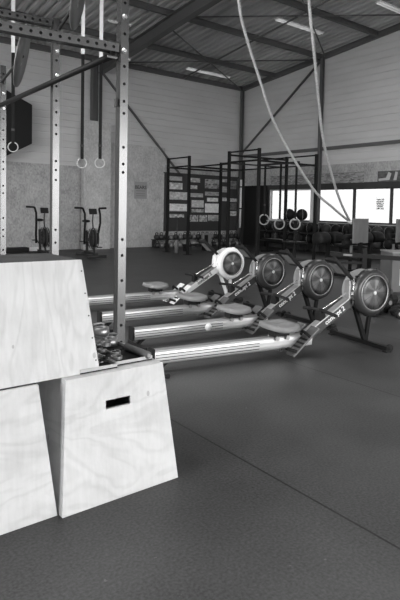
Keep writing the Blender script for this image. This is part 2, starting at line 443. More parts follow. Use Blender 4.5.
# wall bracing and rail
mb = MB(); mb.beam((8.45, YB-.1, 5.85), (11.75, YB-.1, 2.6), .06, .06, (0, 1, 0)); trim(mb, FRAME)
mb = MB(); mb.beam((XW-.1, 12.45, 6.55), (XW-.1, 16.35, 3.7), .05, .07, (1, 0, 0)); trim(mb, FRAME)
mb = MB(); mb.beam((XW-.06, YS+.1, 3.56), (XW-.06, YB-.25, 3.56), .08, .11); trim(mb, FRAME)
# strand board lining
mb = MB(); mb.box((XL, YB-.06, .56), (8.15, YB-.02, 2.72)); mb.box((XL, YB-.06, 0), (8.15, YB-.02, .56)); struct(mb, 'trim_board_low', OSB)
mb = MB(); mb.box((7.66, 16.12, 0), (8.64, 16.3, 4.2)); struct(mb, 'trim_board_column', OSBL, bevel=.004)
mb = MB(); mb.box((8.64, YB-.09, 0), (11.0, YB-.03, 3.6)); struct(mb, 'trim_board_middle', OSBL)
mb = MB(); mb.box((11.0, YB-.05, 2.6), (XW-.25, YB-.02, 2.98)); struct(mb, 'trim_board_above_notices', OSB)
mb = MB(); mb.box((XW-.05, YS+.3, 2.25), (XW-.02, YB-.25, 3.0)); struct(mb, 'trim_board_right', OSB)
mb = MB(); mb.box((XW-.07, YS+.3, 2.19), (XW-.051, YB-.25, 2.37)); struct(mb, 'trim_lintel', DARKB)
mb = MB(); mb.box((11.0, YB-.04, 0), (XW-.25, YB-.02, .56)); struct(mb, 'baseboard_back', mat('pale_skirting_panel', .55, .6))

# windows on the right wall
edges = [14.8, 12.62, 10.93, 9.56, 7.9, 6.2, 4.5, 2.8, 1.1, -.6, -2.3, -4.0]
for i in range(len(edges)-1):
    y1, y0 = edges[i], edges[i+1]
    w0 = .035; wa = .13 if i == 1 else w0; wb = .15 if i == 0 else w0
    fm = mat('pale_window_frame', .65, .5) if i == 0 else STEEL2
    mb = MB(); x0, x1 = XW+.0, XW+.08
    mb.box((x0, y0, 1.03), (x1, y0+wb, 2.2)); mb.box((x0, y1-w0, 1.03), (x1, y1, 2.2))
    mb.box((x0, y0+wb, 1.03), (x1, y1-w0, 1.08)); mb.box((x0, y0+wb, 2.15), (x1, y1-w0, 2.2))
    f = struct(mb, 'window_%d' % (i+1), fm)
    g = MB(); g.box((XW+.035, y0+wb, 1.08), (XW+.043, y1-w0, 2.15)); g.build('pane', GLASST, f)
    sl = MB(); sl.box((XW-.16, y0+.005, 1.0), (XW-.001, y1-.005, 1.028)); sl.build('window_sill', mat('pale_sill', .4, .4), f)

# tube luminaires under the deck, switched off, a faint glow added to the tubes
def tube_light(x0, x1, y, d, label):
    z = rz_(y)-d
    t = thing('ceiling_light', label, 'light', ((x0+x1)/2, y, z), 0, 'tube lights under the roof')
    L = (x1-x0)/2
    mb = MB(); mb.box((-L, -.09, 0), (L, .09, .035)); mb.build('housing', WHITEP, t, .004)
    for s in (-1, 1):
        mb = MB(); mb.cyl((-L+.02, s*.05, -.018), (L-.02, s*.05, -.018), .018, 10); mb.build('tube', TUBE, t)
    for s in (-.7, .7):
        mb = MB(); mb.cyl((s*L, 0, .03), (s*L, 0, d-.01), .006, 6); mb.build('suspension_wire', STEEL, t)
tube_light(11.32, 13.3, 15.6, .12, 'pale tube light near the back corner of the ceiling')
tube_light(11.12, 13.1, 11.05, .12, 'long pale tube light hanging near the top of the right wall')
tube_light(12.75, 14.0, 8.85, .12, 'tube light just cut by the top edge of the picture')

# ---------------------------------------------------------------- plywood jump boxes
def plyo(name, label, bx0, bx1, by0, by1, tx0, tx1, ty0, ty1, z0, h, pm, slot=None, topm=PLYT, screws=False):
    cx, cy = (bx0+bx1)/2, (by0+by1)/2
    t = thing(name, label, 'jump box', (cx, cy, z0), 0, 'plywood jump boxes'); th = .018
    def P(x, y, z): return (x-cx, y-cy, z)
    h2 = h-th
    def lerp(a, b): return a+(b-a)*h2/h
    tx0a, tx1a, ty0a, ty1a = lerp(bx0, tx0), lerp(bx1, tx1), lerp(by0, ty0), lerp(by1, ty1)
    # front panel with an optional hand slot
    mb = MB()
    out = [P(bx0, by0, 0), P(bx1, by0, 0), P(tx1, ty0, h), P(tx0, ty0, h)]
    if slot:
        (sx0, sx1, sz0, sz1) = slot
        def fy(z): return by0+(ty0-by0)*z/h
        inn = [P(sx0, fy(sz0), sz0), P(sx1, fy(sz0), sz0), P(sx1, fy(sz1), sz1), P(sx0, fy(sz1), sz1)]
        d = Vector((0, th, 0))
        O = [mb.bm.verts.new(p) for p in out]; I = [mb.bm.verts.new(p) for p in inn]
        O2 = [mb.bm.verts.new(Vector(p)+d) for p in out]; I2 = [mb.bm.verts.new(Vector(p)+d) for p in inn]
        for i in range(4):
            j = (i+1) % 4
            mb.face([O[i], O[j], I[j], I[i]]); mb.face([O2[j], O2[i], I2[i], I2[j]])
            mb.face([O[i], O[j], O2[j], O2[i]]); mb.face([I[j], I[i], I2[i], I2[j]])
    else: mb.prism(out, (0, th, 0))
    mb.build('front_panel', pm, t, .002)
    mb = MB(); mb.prism([P(bx0, by1-th, 0), P(bx1, by1-th, 0), P(tx1a, ty1a-th, h2), P(tx0a, ty1a-th, h2)], (0, th, 0)); mb.build('back_panel', pm, t)
    for s, bx, tx in ((1, bx0, tx0a), (-1, bx1, tx1a)):
        mb = MB(); mb.prism([P(bx, by0+th, 0), P(bx, by1-th, 0), P(tx, ty1a-th, h2), P(tx, ty0a+th, h2)], (s*th, 0, 0)); mb.build('side_panel', pm, t)
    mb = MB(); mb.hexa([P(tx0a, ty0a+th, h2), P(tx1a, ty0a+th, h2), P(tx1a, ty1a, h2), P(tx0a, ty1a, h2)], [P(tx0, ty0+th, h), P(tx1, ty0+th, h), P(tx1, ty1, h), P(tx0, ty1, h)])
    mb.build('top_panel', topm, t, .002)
    # screw heads along the sloping edges of the front
    for s, bx, tx in ((-1, bx1, tx1),) if screws else ():
        for k in range(5):
            f = .1+.2*k; x = bx+(tx-bx)*f+s*.012; z = h*f; y = by0+(ty0-by0)*f
            mb = MB(); mb.cyl(P(x, y+.001, z), P(x, y-.0012, z), .004, 8); mb.build('screw_head', STEEL2, t)
    return t
plyo('plyometric_box', 'plywood jump box with a dark hand slot, right of the two standing on the floor', .963, 1.60, 2.215, 2.86, 1.008, 1.542, 2.29, 2.80, 0, .6, PLYH, slot=(1.205, 1.34, .430, .470), topm=PLYH)
plyo('plyometric_box', 'plywood jump box on the floor at the left edge with no hand slot', .325, .955, 2.25, 2.88, .385, .885, 2.305, 2.82, 0, .6, PLYL)
plyo('plyometric_box', 'plywood jump box stacked on top of the two others, with dark top', .60, 1.205, 2.337, 2.93, .66, 1.143, 2.418, 2.85, .601, .54, PLYV, screws=True)

# two shallow trays with collars and clips on the right-hand box
def tray(x0, x1, y0, y1, label):
    cx, cy = (x0+x1)/2, (y0+y1)/2; a, b = (x1-x0)/2, (y1-y0)/2
    t = thing('tray', label, 'tray', (cx, cy, .601), radians(0), 'shallow trays on the jump box')
    mb = MB(); mb.box((-a, -b, 0), (a, b, .006)); mb.build('base', BLACK, t)
    mb = MB()
    for q in ((-a, -b, a, -b+.004), (-a, b-.004, a, b), (-a, -b+.004, -a+.004, b-.004), (a-.004, -b+.004, a, b-.004)):
        mb.box((q[0], q[1], .006), (q[2], q[3], .022))
    mb.build('rim', mat('pale_tray_rim', .42, .4), t)
tray(1.10, 1.30, 2.335, 2.62, 'black shallow tray with pale rim beside the stacked upper jump box')
tray(1.308, 1.523, 2.362, 2.785, 'black shallow tray with pale rim nearer the middle of the box top')
def spring_collar():
    t = thing('spring_collar', 'chrome spring collar heaped in the trays on the jump box', 'collar', (0, 0, 0), 0, 'spring collars heaped on the jump box')
    mb = MB(); mb.tube([(.026*cos(a), .026*sin(a), .004+.018*k/36) for k, a in enumerate([2*pi*3*k/36 for k in range(37)])], .0035, 6); mb.build('coil', DCHR, t)
    for s in (-1, 1):
        mb = MB(); mb.tube([(.026, 0, .008 if s < 0 else .022), (.05, s*.012, .013), (.068, s*.02, .013)], .0035, 6)
        g = mb.build('lever', DCHR, t)
        mb = MB(); mb.cyl((.055, s*.014, .013), (.08, s*.024, .013), .007, 8); mb.build('grip', RUB, g)
    return t
sc0 = spring_collar(); first = True
for (x, y, z, a) in ((1.20, 2.40, .608, .3), (1.245, 2.47, .608, 2), (1.20, 2.54, .608, 4), (1.25, 2.56, .636, 1), (1.355, 2.44, .608, 2.6), (1.39, 2.52, .608, .9), (1.35, 2.60, .608, 5), (1.385, 2.62, .636, 3.4), (1.225, 2.44, .636, 5.4)):
    if first: sc0.location = (x, y, z); sc0.rotation_euler.z = a; first = False
    else: dup(sc0, (x, y, z), a)
# stack of clamps behind, by the post
for (x, y, z, ry) in ((1.375, 2.72, .608, 0), (1.465, 2.72, .608, .4), (1.41, 2.72, .675, .9)):
    t = thing('clamp_collar', 'shiny barbell clamp piled at the back of the box top by the post', 'collar', (x, y, z), ry, 'barbell clamps by the post')
    mb = MB(); mb.lathe([(.027, 0), (.042, 0), (.044, .02), (.042, .045), (.027, .045), (.027, 0)], (0, 0, 0), (0, 0, 1), 20, cap=False); mb.build('ring_body', DCHR, t)
    mb = MB(); mb.tube([(.04, 0, .03), (.07, 0, .05), (.06, .02, .055), (.02, .05, .055)], .006, 8); mb.build('lever', DCHR, t)
t = thing('foam_roller', 'slim dark roller lying along the right edge of the box top', 'roller', (1.494, 2.47, .6275), radians(92))
mb = MB(); mb.lathe([(.014, -.11), (.02, -.108), (.02, .108), (.014, .11)], (0, 0, 0), (1, 0, 0), 20); mb.build('barrel', mat('roller_grey', .09, .5), t)
for s in (-1, 1):
    mb = MB(); mb.cyl((s*.11, 0, 0), (s*.118, 0, 0), .01, 12); mb.build('end_plug', DCHR, t)

# ---------------------------------------------------------------- perforated rack tube
def holed_tube(mb, L, w, holes, m, d=.085, r=.011):
    """square tube along +Z from 0..L, width w (x), depth d (y); bolt holes through the faces at y=+-d/2"""
    mb.use(m); a = w/2; b = d/2
    zs = sorted(h for h in holes if w/2 < h < L-w/2)
    seg = []; z = 0; hs = .028
    for h in zs:
        if h-hs < z: continue
        if h-hs > z+1e-5: seg.append((z, h-hs, None))
        seg.append((h-hs, h+hs, h)); z = h+hs
    seg.append((z, L, None))
    for s in (-1, 1):
        Y = s*b
        for z0, z1, h in seg:
            c = [Vector((-a, Y, z0)), Vector((a, Y, z0)), Vector((a, Y, z1)), Vector((-a, Y, z1))]
            if h is None: mb.face([mb.bm.verts.new(p) for p in c]); continue
            o = []
            for k in range(4): o += [c[k], (c[k]+c[(k+1) % 4])/2]
            O = [mb.bm.verts.new(p) for p in o]
            I = [mb.bm.verts.new(Vector((r*cos(t_), Y, h+r*sin(t_)))) for t_ in [radians(-135+45*k) for k in range(8)]]
            I2 = [mb.bm.verts.new(Vector((v.co.x, Y-s*.006, v.co.z))) for v in I]
            for k in range(8):
                j = (k+1) % 8
                mb.face([O[k], O[j], I[j], I[k]]); mb.face([I[k], I[j], I2[j], I2[k]])
    for s in (-1, 1): mb.face([mb.bm.verts.new(Vector(p)) for p in ((s*a, -b, 0), (s*a, b, 0), (s*a, b, L), (s*a, -b, L))])
    for z in (0, L): mb.face([mb.bm.verts.new(Vector(p)) for p in ((-a, -b, z), (a, -b, z), (a, b, z), (-a, b, z))])
    mb.use(RACKD); mb.box((-a+.004, -b+.004, .007), (a-.004, b-.004, L-.007))  # black core filled in so the holes read as shaded inside
def part_tube(name, base, axis, L, holes, parent, face=(0, -1, 0), m=RACK, w=.059, d=.075):
    mb = MB(); holed_tube(mb, L, w, holes, m, d)
    for v in mb.bm.verts: pass
    o = mb.build(name, None, parent)
    z = Vector(axis).normalized(); y = -Vector(face); x = y.cross(z)
    mm = Matrix((x, y, z)).transposed().to_4x4(); mm.translation = base; o.matrix_basis = mm
    return o
RK = thing('pull_up_rack', 'tall perforated grey steel rack standing behind the plywood boxes', 'rack', (1.865, 3.37, 0), radians(-5.5))
def K(x, y, z): return Vector((x-1.88-.096*(y-3.37), y-3.37, z))
hn = [3.28, 3.16, 3.04, 2.92, 2.80, 2.712, 2.59, 2.482, 2.369, 2.249, 2.129, 2.046, 1.811, 1.694, 1.636, 1.164, 1.051, .873, .695, .552, .43, .3, .18]
h2_ = [2.95, 2.897, 2.797, 2.737, 2.652, 2.53, 2.43, 2.306, 2.207, 2.096, 2.018, 1.784, 1.706, 1.619, 1.182, 1.068, .9, .7, .5, .3]
h3_ = [2.80, 2.70, 2.6, 2.44, 2.32, 2.2, 2.1, 2.0, 1.86, 1.78, 1.6, 1.52, 1.25, 1.12, 1.05, .9, .7, .5, .3]
part_tube('post', K(1.90, 3.37, .01), (0, 0, 1), 3.4, hn, RK)
part_tube('post', K(1.90, 4.55, .01), (0, 0, 1), 3.01, h2_, RK)
part_tube('post', K(1.90, 5.98, .01), (0, 0, 1), 2.89, h3_, RK)
part_tube('post', K(.02, 3.37, .01), (0, 0, 1), 3.0, h2_, RK)
part_tube('post', K(.02, 4.55, .01), (0, 0, 1), 3.01, h2_, RK)
for (x, y) in ((1.9, 3.37), (1.9, 4.55), (1.9, 5.98), (.02, 3.37), (.02, 4.55)):
    mb = MB(); q = K(x, y, 0); mb.box((q.x-.09, q.y-.09, 0), (q.x+.09, q.y+.09, .01)); mb.build('base_plate', RACK, RK)
bh = [.04+.0622*k for k in range(30)]
part_tube('crossbeam', K(1.86, 3.37, 2.50), (-1, 0, 0), 1.80, bh, RK, w=.058, d=.07)
part_tube('crossbeam', K(1.86, 4.55, 2.975), (-1, 0, 0), 1.80, bh, RK, w=.055, d=.07)
mb = MB(); a = Vector((1.835, 3.39, 2.455)); b = Vector((1.835, 5.97, 2.455)); mb.cyl(K(*a), K(*b), .023, 14); mb.build('pull_up_bar', BLACKS, RK)
def bolt(x, y, z, d=(0, -1, 0), r=.02, ln=.02):
    p = K(x, y, z); d = Vector(d); mb = MB(); mb.lathe([(r, 0), (r, ln*.6), (r*.7, ln), (0, ln)], p, d, 6, smooth=False); mb.build('bolt', CHROME, RK)
bolt(1.89, 3.33, 2.712); bolt(1.89, 3.33, 2.482)
for z in (2.68, 2.44):
    bolt(1.86, 3.37, z, (-1, 0, 0), .012, .07); bolt(1.94, 3.37, z, (1, 0, 0), .012, .02)
bolt(1.90, 4.51, 2.737); bolt(1.90, 4.51, 2.53); bolt(1.90, 5.94, 2.6); bolt(1.90, 5.94, 2.44)
bolt(1.86, 5.98, 2.75, (-1, 0, 0), .012, .05); bolt(1.86, 5.98, 2.5, (-1, 0, 0), .012, .05)
mb = MB(); q = K(1.86, 3.37, 2.13); mb.box((q.x-.012, q.y-.02, q.z-.03), (q.x, q.y+.02, q.z+.03)); mb.build('safety_latch', STEEL2, RK, .004)

# round throwing targets bolted to arms of the rack
def target(px, py, depth, rad, tilt, label, armto):
    d = Fw+Rt*((px-200)/537)+Up*((237-py)/537); c = Vector((0, 0, 1.4))+d*(depth/d.dot(Fh))
    t = thing('throwing_target', label, 'target', c, 0, 'round throwing targets on the rack')
    view = (Vector((d.x, d.y, 0))).normalized(); side = Vector((view.y, -view.x, 0))
    nrm = (side*cos(radians(7))-view*sin(radians(7))); nrm = (nrm + Zv*tilt).normalized()
    mb = MB(); mb.lathe([(0, -.008), (rad, -.008), (rad+.004, 0), (rad, .008), (0, .008)], (0, 0, 0), nrm, 40); mb.build('target_disc', DISC, t)
    for k in (-.08, .06):
        mb = MB(); mb.lathe([(.018, 0), (.018, .015), (.008, .022), (0, .022)], nrm*.008*-1+Vector((0, 0, k)), -nrm, 6, smooth=False); mb.build('bolt', CHROME, t)
    a = Vector(armto)-c
    mb = MB(); mb.cyl(nrm*.008, a, .014, 8); mb.build('bracket_arm', STEEL, t)
target(22, 56, 5.3, .30, -.22, 'dark round target seen edge-on beside the farthest rack post', (1.865, 5.98, 2.72))
target(79, -4, 4.5, .27, -.22, 'grey round target seen edge-on above the perforated crossbeam', (1.90, 4.59, 2.9))

# ---------------------------------------------------------------- gymnastic rings on straps
def ring_set(x, y, zc, ztop, label, group, rad=.105, white_to=None, rm=RINGW, rz=0, w=.036, thk=.013):
    t = thing('gymnastic_ring', label, 'gymnastic ring', (x, y, zc), rz, group)
    mb = MB(); mb.tube([(rad*cos(2*pi*k/32), 0, rad*sin(2*pi*k/32)) for k in range(32)], thk, 10, closed=True); mb.build('ring', rm, t)
    zt = ztop-zc; zw = (white_to-zc) if white_to else None
    z1 = zw if zw else zt
    mb = MB(); mb.box((-w/2, -.019, rad-.012), (w/2, -.016, z1)); mb.box((-w/2, .016, rad-.012), (w/2, .019, z1)); mb.box((-w/2, -.019, rad-.016), (w/2, .019, rad-.012)); mb.build('strap', WEBB, t)
    mb = MB(); mb.box((-w/2-.006, -.026, rad+.25), (w/2+.006, -.019, rad+.3)); mb.build('buckle', STEEL2, t)
    if zw:
        mb = MB(); mb.box((-w/2-.004, -.02, zw), (w/2+.004, .02, zt)); mb.build('upper_strap_lit', WEB, t)  # upper length coloured white where the webbing is lit
vr = -radians(37.7)+radians(12)
ring_set(4.024, 12.056, 2.691, rz_(12.056)-.01, 'pale ring in front of the black tapered panel at far left', 'pale rings hanging from the ceiling', white_to=4.75, rz=vr, w=.07)
ring_set(5.238, 11.118, 2.369, rz_(11.118)-.01, 'left one of two thin pale rings in front of the boxed column', 'pale rings hanging from the ceiling', white_to=4.75, rz=vr, w=.07)
ring_set(5.554, 10.874, 2.377, rz_(10.874)-.01, 'right one of two thin pale rings in front of the boxed column', 'pale rings hanging from the ceiling', white_to=4.55, rz=vr, w=.07)

# ---------------------------------------------------------------- far rig
RG = thing('pull_up_rig', 'large black pull-up rig with eight posts before the notice board', 'rig', (9.7, 13.1, 0))
def G(x, y, z): return Vector((x-9.7, y-13.1, z))
YA, YBs = (14.28, 13.15, 11.3, 10.12), (14.2, 13.05, 11.15, 10.02)
for (X, ys) in ((9.7, YA), (11.82, YBs)):
    for y in ys:
        mb = MB(); mb.beam(G(X, y, .01), G(X, y, 3.0), .07, .07, (1, 0, 0)); mb.build('post', RIGM, RG)
        mb = MB(); q = G(X, y, 0); mb.box((q.x-.1, q.y-.1, 0), (q.x+.1, q.y+.1, .01)); mb.build('base_plate', RIGM, RG)
for X, ys, bays in ((9.7, YA, ((0, 1), (2, 3))), (11.82, YBs, ((0, 1), (1, 2), (2, 3)))):
    for a_, b_ in bays:
        for z, r in ((2.97, .022), (2.7, .022)):
            mb = MB(); mb.cyl(G(X, ys[a_]-.035, z), G(X, ys[b_]+.035, z), r, 8); mb.build('pull_up_bar', BLACKS, RG)
for k, z in ((0, 2.7), (1, 2.68), (2, 2.9), (3, 2.68)):
    mb = MB(); mb.beam(G(9.735, YA[k], z), G(11.785, YBs[k], z), .05, .05); mb.build('cross_rail', RIGM, RG)
mb = MB(); mb.cyl(G(9.7, YA[1]-.035, 2.66), G(9.7, YA[2]+.035, 2.66), .022, 8); mb.build('pull_up_bar', BLACKS, RG)
rings = ((10.7, 10.905, 1.138, 2.56, 'pale ring hanging farthest left under the rig, clear of the bright window'), (10.7, 10.30, 1.035, 2.60, 'middle pale ring under the rig, left of a rig post'), (10.7, 9.735, 1.054, 2.56, 'pale ring under the rig just right of a rig post, before the windows'))
RBAR = thing('ring_beam', 'thin dark steel bar the three low rings hang from', 'bar', (10.7, 10.6, 2.68))
mb = MB(); mb.beam((0, -.95, 0), (0, .6, 0), .05, .05); mb.build('beam', STEEL, RBAR)
for yy in (-.51, .58):
    mb = MB(); mb.beam((-.975, yy+(.03 if yy < 0 else .12), 0), (1.09, yy-.07 if yy < 0 else yy, 0), .04, .04); mb.build('carrier', STEEL, RBAR)
for (x, y, z, zt, lb) in rings: ring_set(x, y, z, 2.655, lb, 'rings hanging under the far rig', rad=.14, rz=vr, thk=.019, rm=mat('pale_plastic_ring', .36, .4), w=.05)
# slim pale pole clipped to the rig
mb = MB(); mb.cyl((0, 0, 0), (0, 0, 1.55), .032, 12)
t = thing('pole_sleeve', 'slim pale tube strapped upright beside a far rig post', 'tube', (11.7, 13.02, .82)); mb.build('sleeve', CREAM, t)
mb = MB(); mb.box((-.04, -.04, .6), (.075, .04, .64)); mb.box((-.04, -.04, 1.3), (.075, .04, 1.34)); mb.build('clip', BLACK, t)

# ---------------------------------------------------------------- notice board with posters
NB = thing('notice_board', 'large dark notice board filling the back wall beside the corner', 'notice board', (12.75, YB-.1, .56))
mb = MB(); mb.box((-1.77, -.03, 0), (1.78, .03, 2.12)); mb.build('board', DARKB, NB)
mb = MB(); mb.box((-1.8, -.04, 2.12), (1.8, .04, 2.16)); mb.build('top_rail', STEEL2, NB)
def at(px, py, ax, val):      # where a sight line of the photograph meets a plane of the hall
    d = Fw+Rt*((px-200)/537)+Up*((237-py)/537); o = Vector((0, 0, 1.4)); return o+d*((val-o[ax])/d[ax])
def pbox(x0, y0, x1, y1): return (150+x0/5, 140+y0/5, 150+x1/5, 140+y1/5)
pl = [((98, 180, 160, 205), .25, .5, 'pale landscape notice at the top left of the board'), ((98, 212, 162, 248), .35, .8, 'bright notice second from the top on the left of the board'),
      ((98, 258, 185, 300), .3, .7, 'wide pale notice in the middle of the left side of the board'), ((98, 318, 185, 357), .55, .95, 'wide bright white notice low on the left of the board'),
      ((98, 370, 170, 388), .05, .8, 'dark strip notice with white lettering low on the left of the board'), ((196, 188, 250, 213), .2, .7, 'notice at the top centre just right of the rig post'),
      ((196, 226, 236, 246), .25, .75, 'small notice below the top centre one'), ((203, 265, 265, 287), .3, .6, 'pale notice in the centre of the board'),
      ((208, 300, 268, 338), .45, .75, 'square light sheet in the lower centre of the board'), ((208, 345, 268, 362), .15, .6, 'narrow strip notice under the square light sheet'),
      ((200, 375, 241, 408), .1, .8, 'photo print in the bottom row, first from the post'), ((247, 375, 285, 408), .1, .8, 'photo print in the bottom row, second from the post'),
      ((290, 375, 345, 405), .1, .7, 'photo print in the bottom row, third from the post'), ((275, 195, 350, 245), .02, .55, 'large dark picture poster at the top right of the board'),
      ((275, 258, 348, 280), .2, .5, 'grey strip notice under the large picture poster'), ((285, 288, 340, 309), .5, .95, 'small bright white notice above the large bright one'),
      ((275, 317, 350, 364), .7, .98, 'large sheet painted bright with a lamp reflection at the right of the board'), ((362, 195, 388, 212), .2, .6, 'small notice at the top between the two right rig posts'),
      ((362, 232, 388, 262), .2, .5, 'grey notice between the two right rig posts'), ((362, 288, 388, 306), .3, .8, 'pale strip notice low between the two right rig posts')]
pl2 = [((172, 62, 208, 110), .06, .3, 'dark grey poster at the top far right of the board'), ((170, 162, 210, 183), .3, .75, 'pale strip notice at the far right of the board'), ((173, 235, 208, 262), .2, .8, 'notice with pale lettering low at the far right of the board'), ((172, 190, 208, 228), .05, .2, 'dim dark poster at the far right of the board')]
allp = [(pbox(*p[0]),)+p[1:] for p in pl] + [((200+p[0][0]/5.714, 170+p[0][1]/5.714, 200+p[0][2]/5.714, 170+p[0][3]/5.714),)+p[1:] for p in pl2]
for i, (q, lo_, hi_, lb) in enumerate(allp):  # the large bright sheet has a lamp reflection put into its print colour
    yv = YB-.131
    a = at(q[0], q[1], 1, yv); b = at(q[2], q[3], 1, yv)
    x0, x1, z0, z1 = a.x, min(b.x, 14.5), b.z, a.z
    m = poster_mat('poster_print_%d' % i, lo_, hi_, (random.uniform(7, 14), 1, random.uniform(12, 24)), i*3.1)
    mb = MB(); mb.box((0, -.0015, 0), (x1-x0, .0015, z1-z0)); o = mb.build('poster', m); o.location = (x0, yv-.001, z0)
    tag(o, lb, 'poster', 'posters on the dark notice board')

# banners above the windows
def banner(y1, y0, z0, z1, m, label, name='banner'):
    mb = MB(); mb.box((0, 0, 0), (.008, y1-y0, z1-z0)); o = mb.build(name, m); o.location = (XW-.085, y0, z0); return tag(o, label, 'banner', 'banners above the windows')
bm_ = poster_mat('mottled_banner_print', .10, .42, (3, 9, 26), 3.3)
o = thing('banner', 'long mottled grey banner above the left windows', 'banner', (XW-.08, 10.5, 2.36), 0, 'banners above the windows')
mb = MB(); mb.box((-.004, 0, 0), (.004, 4.2, .33)); mb.build('print', bm_, o)
mb = MB(); mb.box((-.006, 0, -.01), (.006, 4.2, .0)); mb.box((-.006, 0, .33), (.006, 4.2, .34)); mb.build('hem', DARKB, o)
o = thing('banner', 'short banner with a pale figure and round emblem at the right edge', 'banner', (XW-.08, 8.6, 2.36), 0, 'banners above the windows')
mb = MB(); mb.box((-.004, 0, 0), (.004, 1.4, .33)); mb.build('print', mat('dark_banner_print', .09, .6, var=((1, 6, 10), .5)), o)
mb = MB(); mb.prism([(-.008, 1.36, .03), (-.008, .98, .05), (-.008, .92, .25), (-.008, 1.02, .3), (-.008, 1.10, .12), (-.008, 1.36, .1)], (.003, 0, 0)); mb.prism([(-.008, .84, .04), (-.008, .78, .3), (-.008, .70, .28), (-.008, .74, .04)], (.003, 0, 0)); mb.build('pale_figure', mat('banner_pale', .5, .6), o)
mb = MB(); mb.lathe([(.11, 0), (.11, .003), (0, .003)], (-.005, .45, .165), (-1, 0, 0), 28); mb.build('round_emblem', mat('banner_emblem', .42, .6), o)
# notice on the window, seen from behind: rows of faint grey marks
o = thing('window_notice', 'faint translucent notice with grey rows stuck on the bright window', 'notice', (XW+.03, 9.95, 1.675))
mb = MB(); mb.box((0, -.15, -.2), (.002, .15, .2)); mb.build('sheet', film('notice_film', .93), o)
for z, segs in ((.13, ((-.13, -.05), (-.02, .12))), (.07, ((-.12, .02), (.04, .13))), (.02, ((-.13, -.09), (-.05, .13))), (-.035, ((-.11, .11),)), (-.09, ((-.1, .1),)), (-.15, ((-.13, -.03), (.0, .12)))):
    mb = MB()
    for a_, b_ in segs: mb.box((-.003, a_, z-.016), (-.0005, b_, z+.016))
    mb.build('text_row', film('notice_ink', .27), o)

# sheet pinned on the strand board
o = thing('paper_sign', 'grey sheet with a bold dark word on the middle strand board', 'sign', (9.98, YB-.095, 2.02))
mb = MB(); mb.box((-.26, -.003, -.3), (.26, 0, .3)); mb.build('sheet', mat('sign_sheet', .32, .7), o)
w_ = text_mesh('BEARS', .17, 'word', mat('sign_ink', .08, .7)); w_.parent = o; orient(w_, (0, -.005, .1), (1, 0, 0), (0, 0, 1))
mb = MB(); [mb.box((-.18, -.005, z), (.18, -.003, z+.02)) for z in (-.03, -.13, -.2)]; mb.build('text_line', mat('sign_ink_grey', .2, .7), o)

# tapered black panel hung on the cladding at left
o = thing('black_panel', 'black tapered panel hung high on the cladding at the left', 'panel', (5.5, 15.95, 2.8))
mb = MB(); pts = [(4.75, 4.92), (5.19, 4.69), (5.876, 4.40), (5.876, 3.25), (5.19, 2.87), (4.75, 2.62)]
mb.prism([(x-5.5, -.05, z-2.8) for x, z in pts], (0, .12, 0)); mb.build('board', mat('matt_black_panel', .022, .6), o, .01)
for x in (-.4, .2):
    mb = MB(); mb.beam((x, .07, 1.4), (x, .53, 1.4), .04, .04); mb.build('wall_bracket', STEEL, o)

# ---------------------------------------------------------------- kettlebells along the back wall
shelf = thing('kettlebell_shelf', 'low dark shelf of kettlebells against the back wall', 'shelf', (12.5, 16.2, 0))
mb = MB(); mb.box((-2.1, -.11, .26), (2.05, .13, .28)); mb.build('shelf_board', STEEL, shelf)
for x in (-2.05, -1.0, 0, 1.0, 2.0):
    mb = MB(); mb.box((x-.02, -.1, 0), (x+.02, .12, .26)); mb.build('leg', STEEL, shelf)
def kettlebell(s, m, name='kettlebell'):
    t = thing(name, '', 'kettlebell')
    mb = MB(); mb.lathe([(0, 0), (.07*s, 0), (.1*s, .04*s), (.108*s, .09*s), (.095*s, .14*s), (.06*s, .175*s), (0, .185*s)], (0, 0, 0), (0, 0, 1), 16); mb.build('bell', m, t)
    mb = MB(); mb.tube([(-.055*s, 0, .15*s), (-.065*s, 0, .2*s), (-.05*s, 0, .245*s), (0, 0, .258*s), (.05*s, 0, .245*s), (.065*s, 0, .2*s), (.055*s, 0, .15*s)], .016*s, 8); mb.build('handle', m, t)
    return t
ks = {}
for key, s, m in (('d', .95, IRON), ('g', .85, IRONL), ('p', .8, mat('pale_kettlebell_coat', .45, .5))): ks[key] = kettlebell(s, m)
used = set()
def place_kb(key, loc, rz, label, group):
    if key in used: t = dup(ks[key], loc, rz, label)
    else: t = ks[key]; t.location = loc; t.rotation_euler.z = rz; t['label'] = label; used.add(key)
    t['group'] = group; return t
names = {'d': 'dark', 'g': 'grey', 'p': 'pale'}
pat = 'dgdgpgpdpgdgpdgddgdgd'
for k in range(21):
    key = pat[k]
    place_kb(key, (10.42+.198*k, 15.95, 0), .3*random.random(), '%s kettlebell in the floor row along the back wall' % names[key], '%s kettlebells in the floor row' % names[key])
for k in range(19):
    key = 'dddgdgddgdddgddgddd'[k]
    place_kb(key, (10.55+.21*k, 16.2, .28), .3*random.random(), '%s kettlebell on the low shelf against the back wall' % names[key], '%s kettlebells on the low shelf' % names[key])
o = thing('speaker_box', 'small dark framed box standing among the kettlebells under the board', 'box', (12.45, 15.72, 0), 0)
mb = MB(); mb.box((-.2, -.06, 0), (.2, .06, .5)); mb.build('case', mat('speaker_case_grey', .22, .6), o, .01)
mb = MB(); mb.box((-.14, -.07, .08), (.03, -.06, .44)); mb.build('dark_front', BLACK, o)
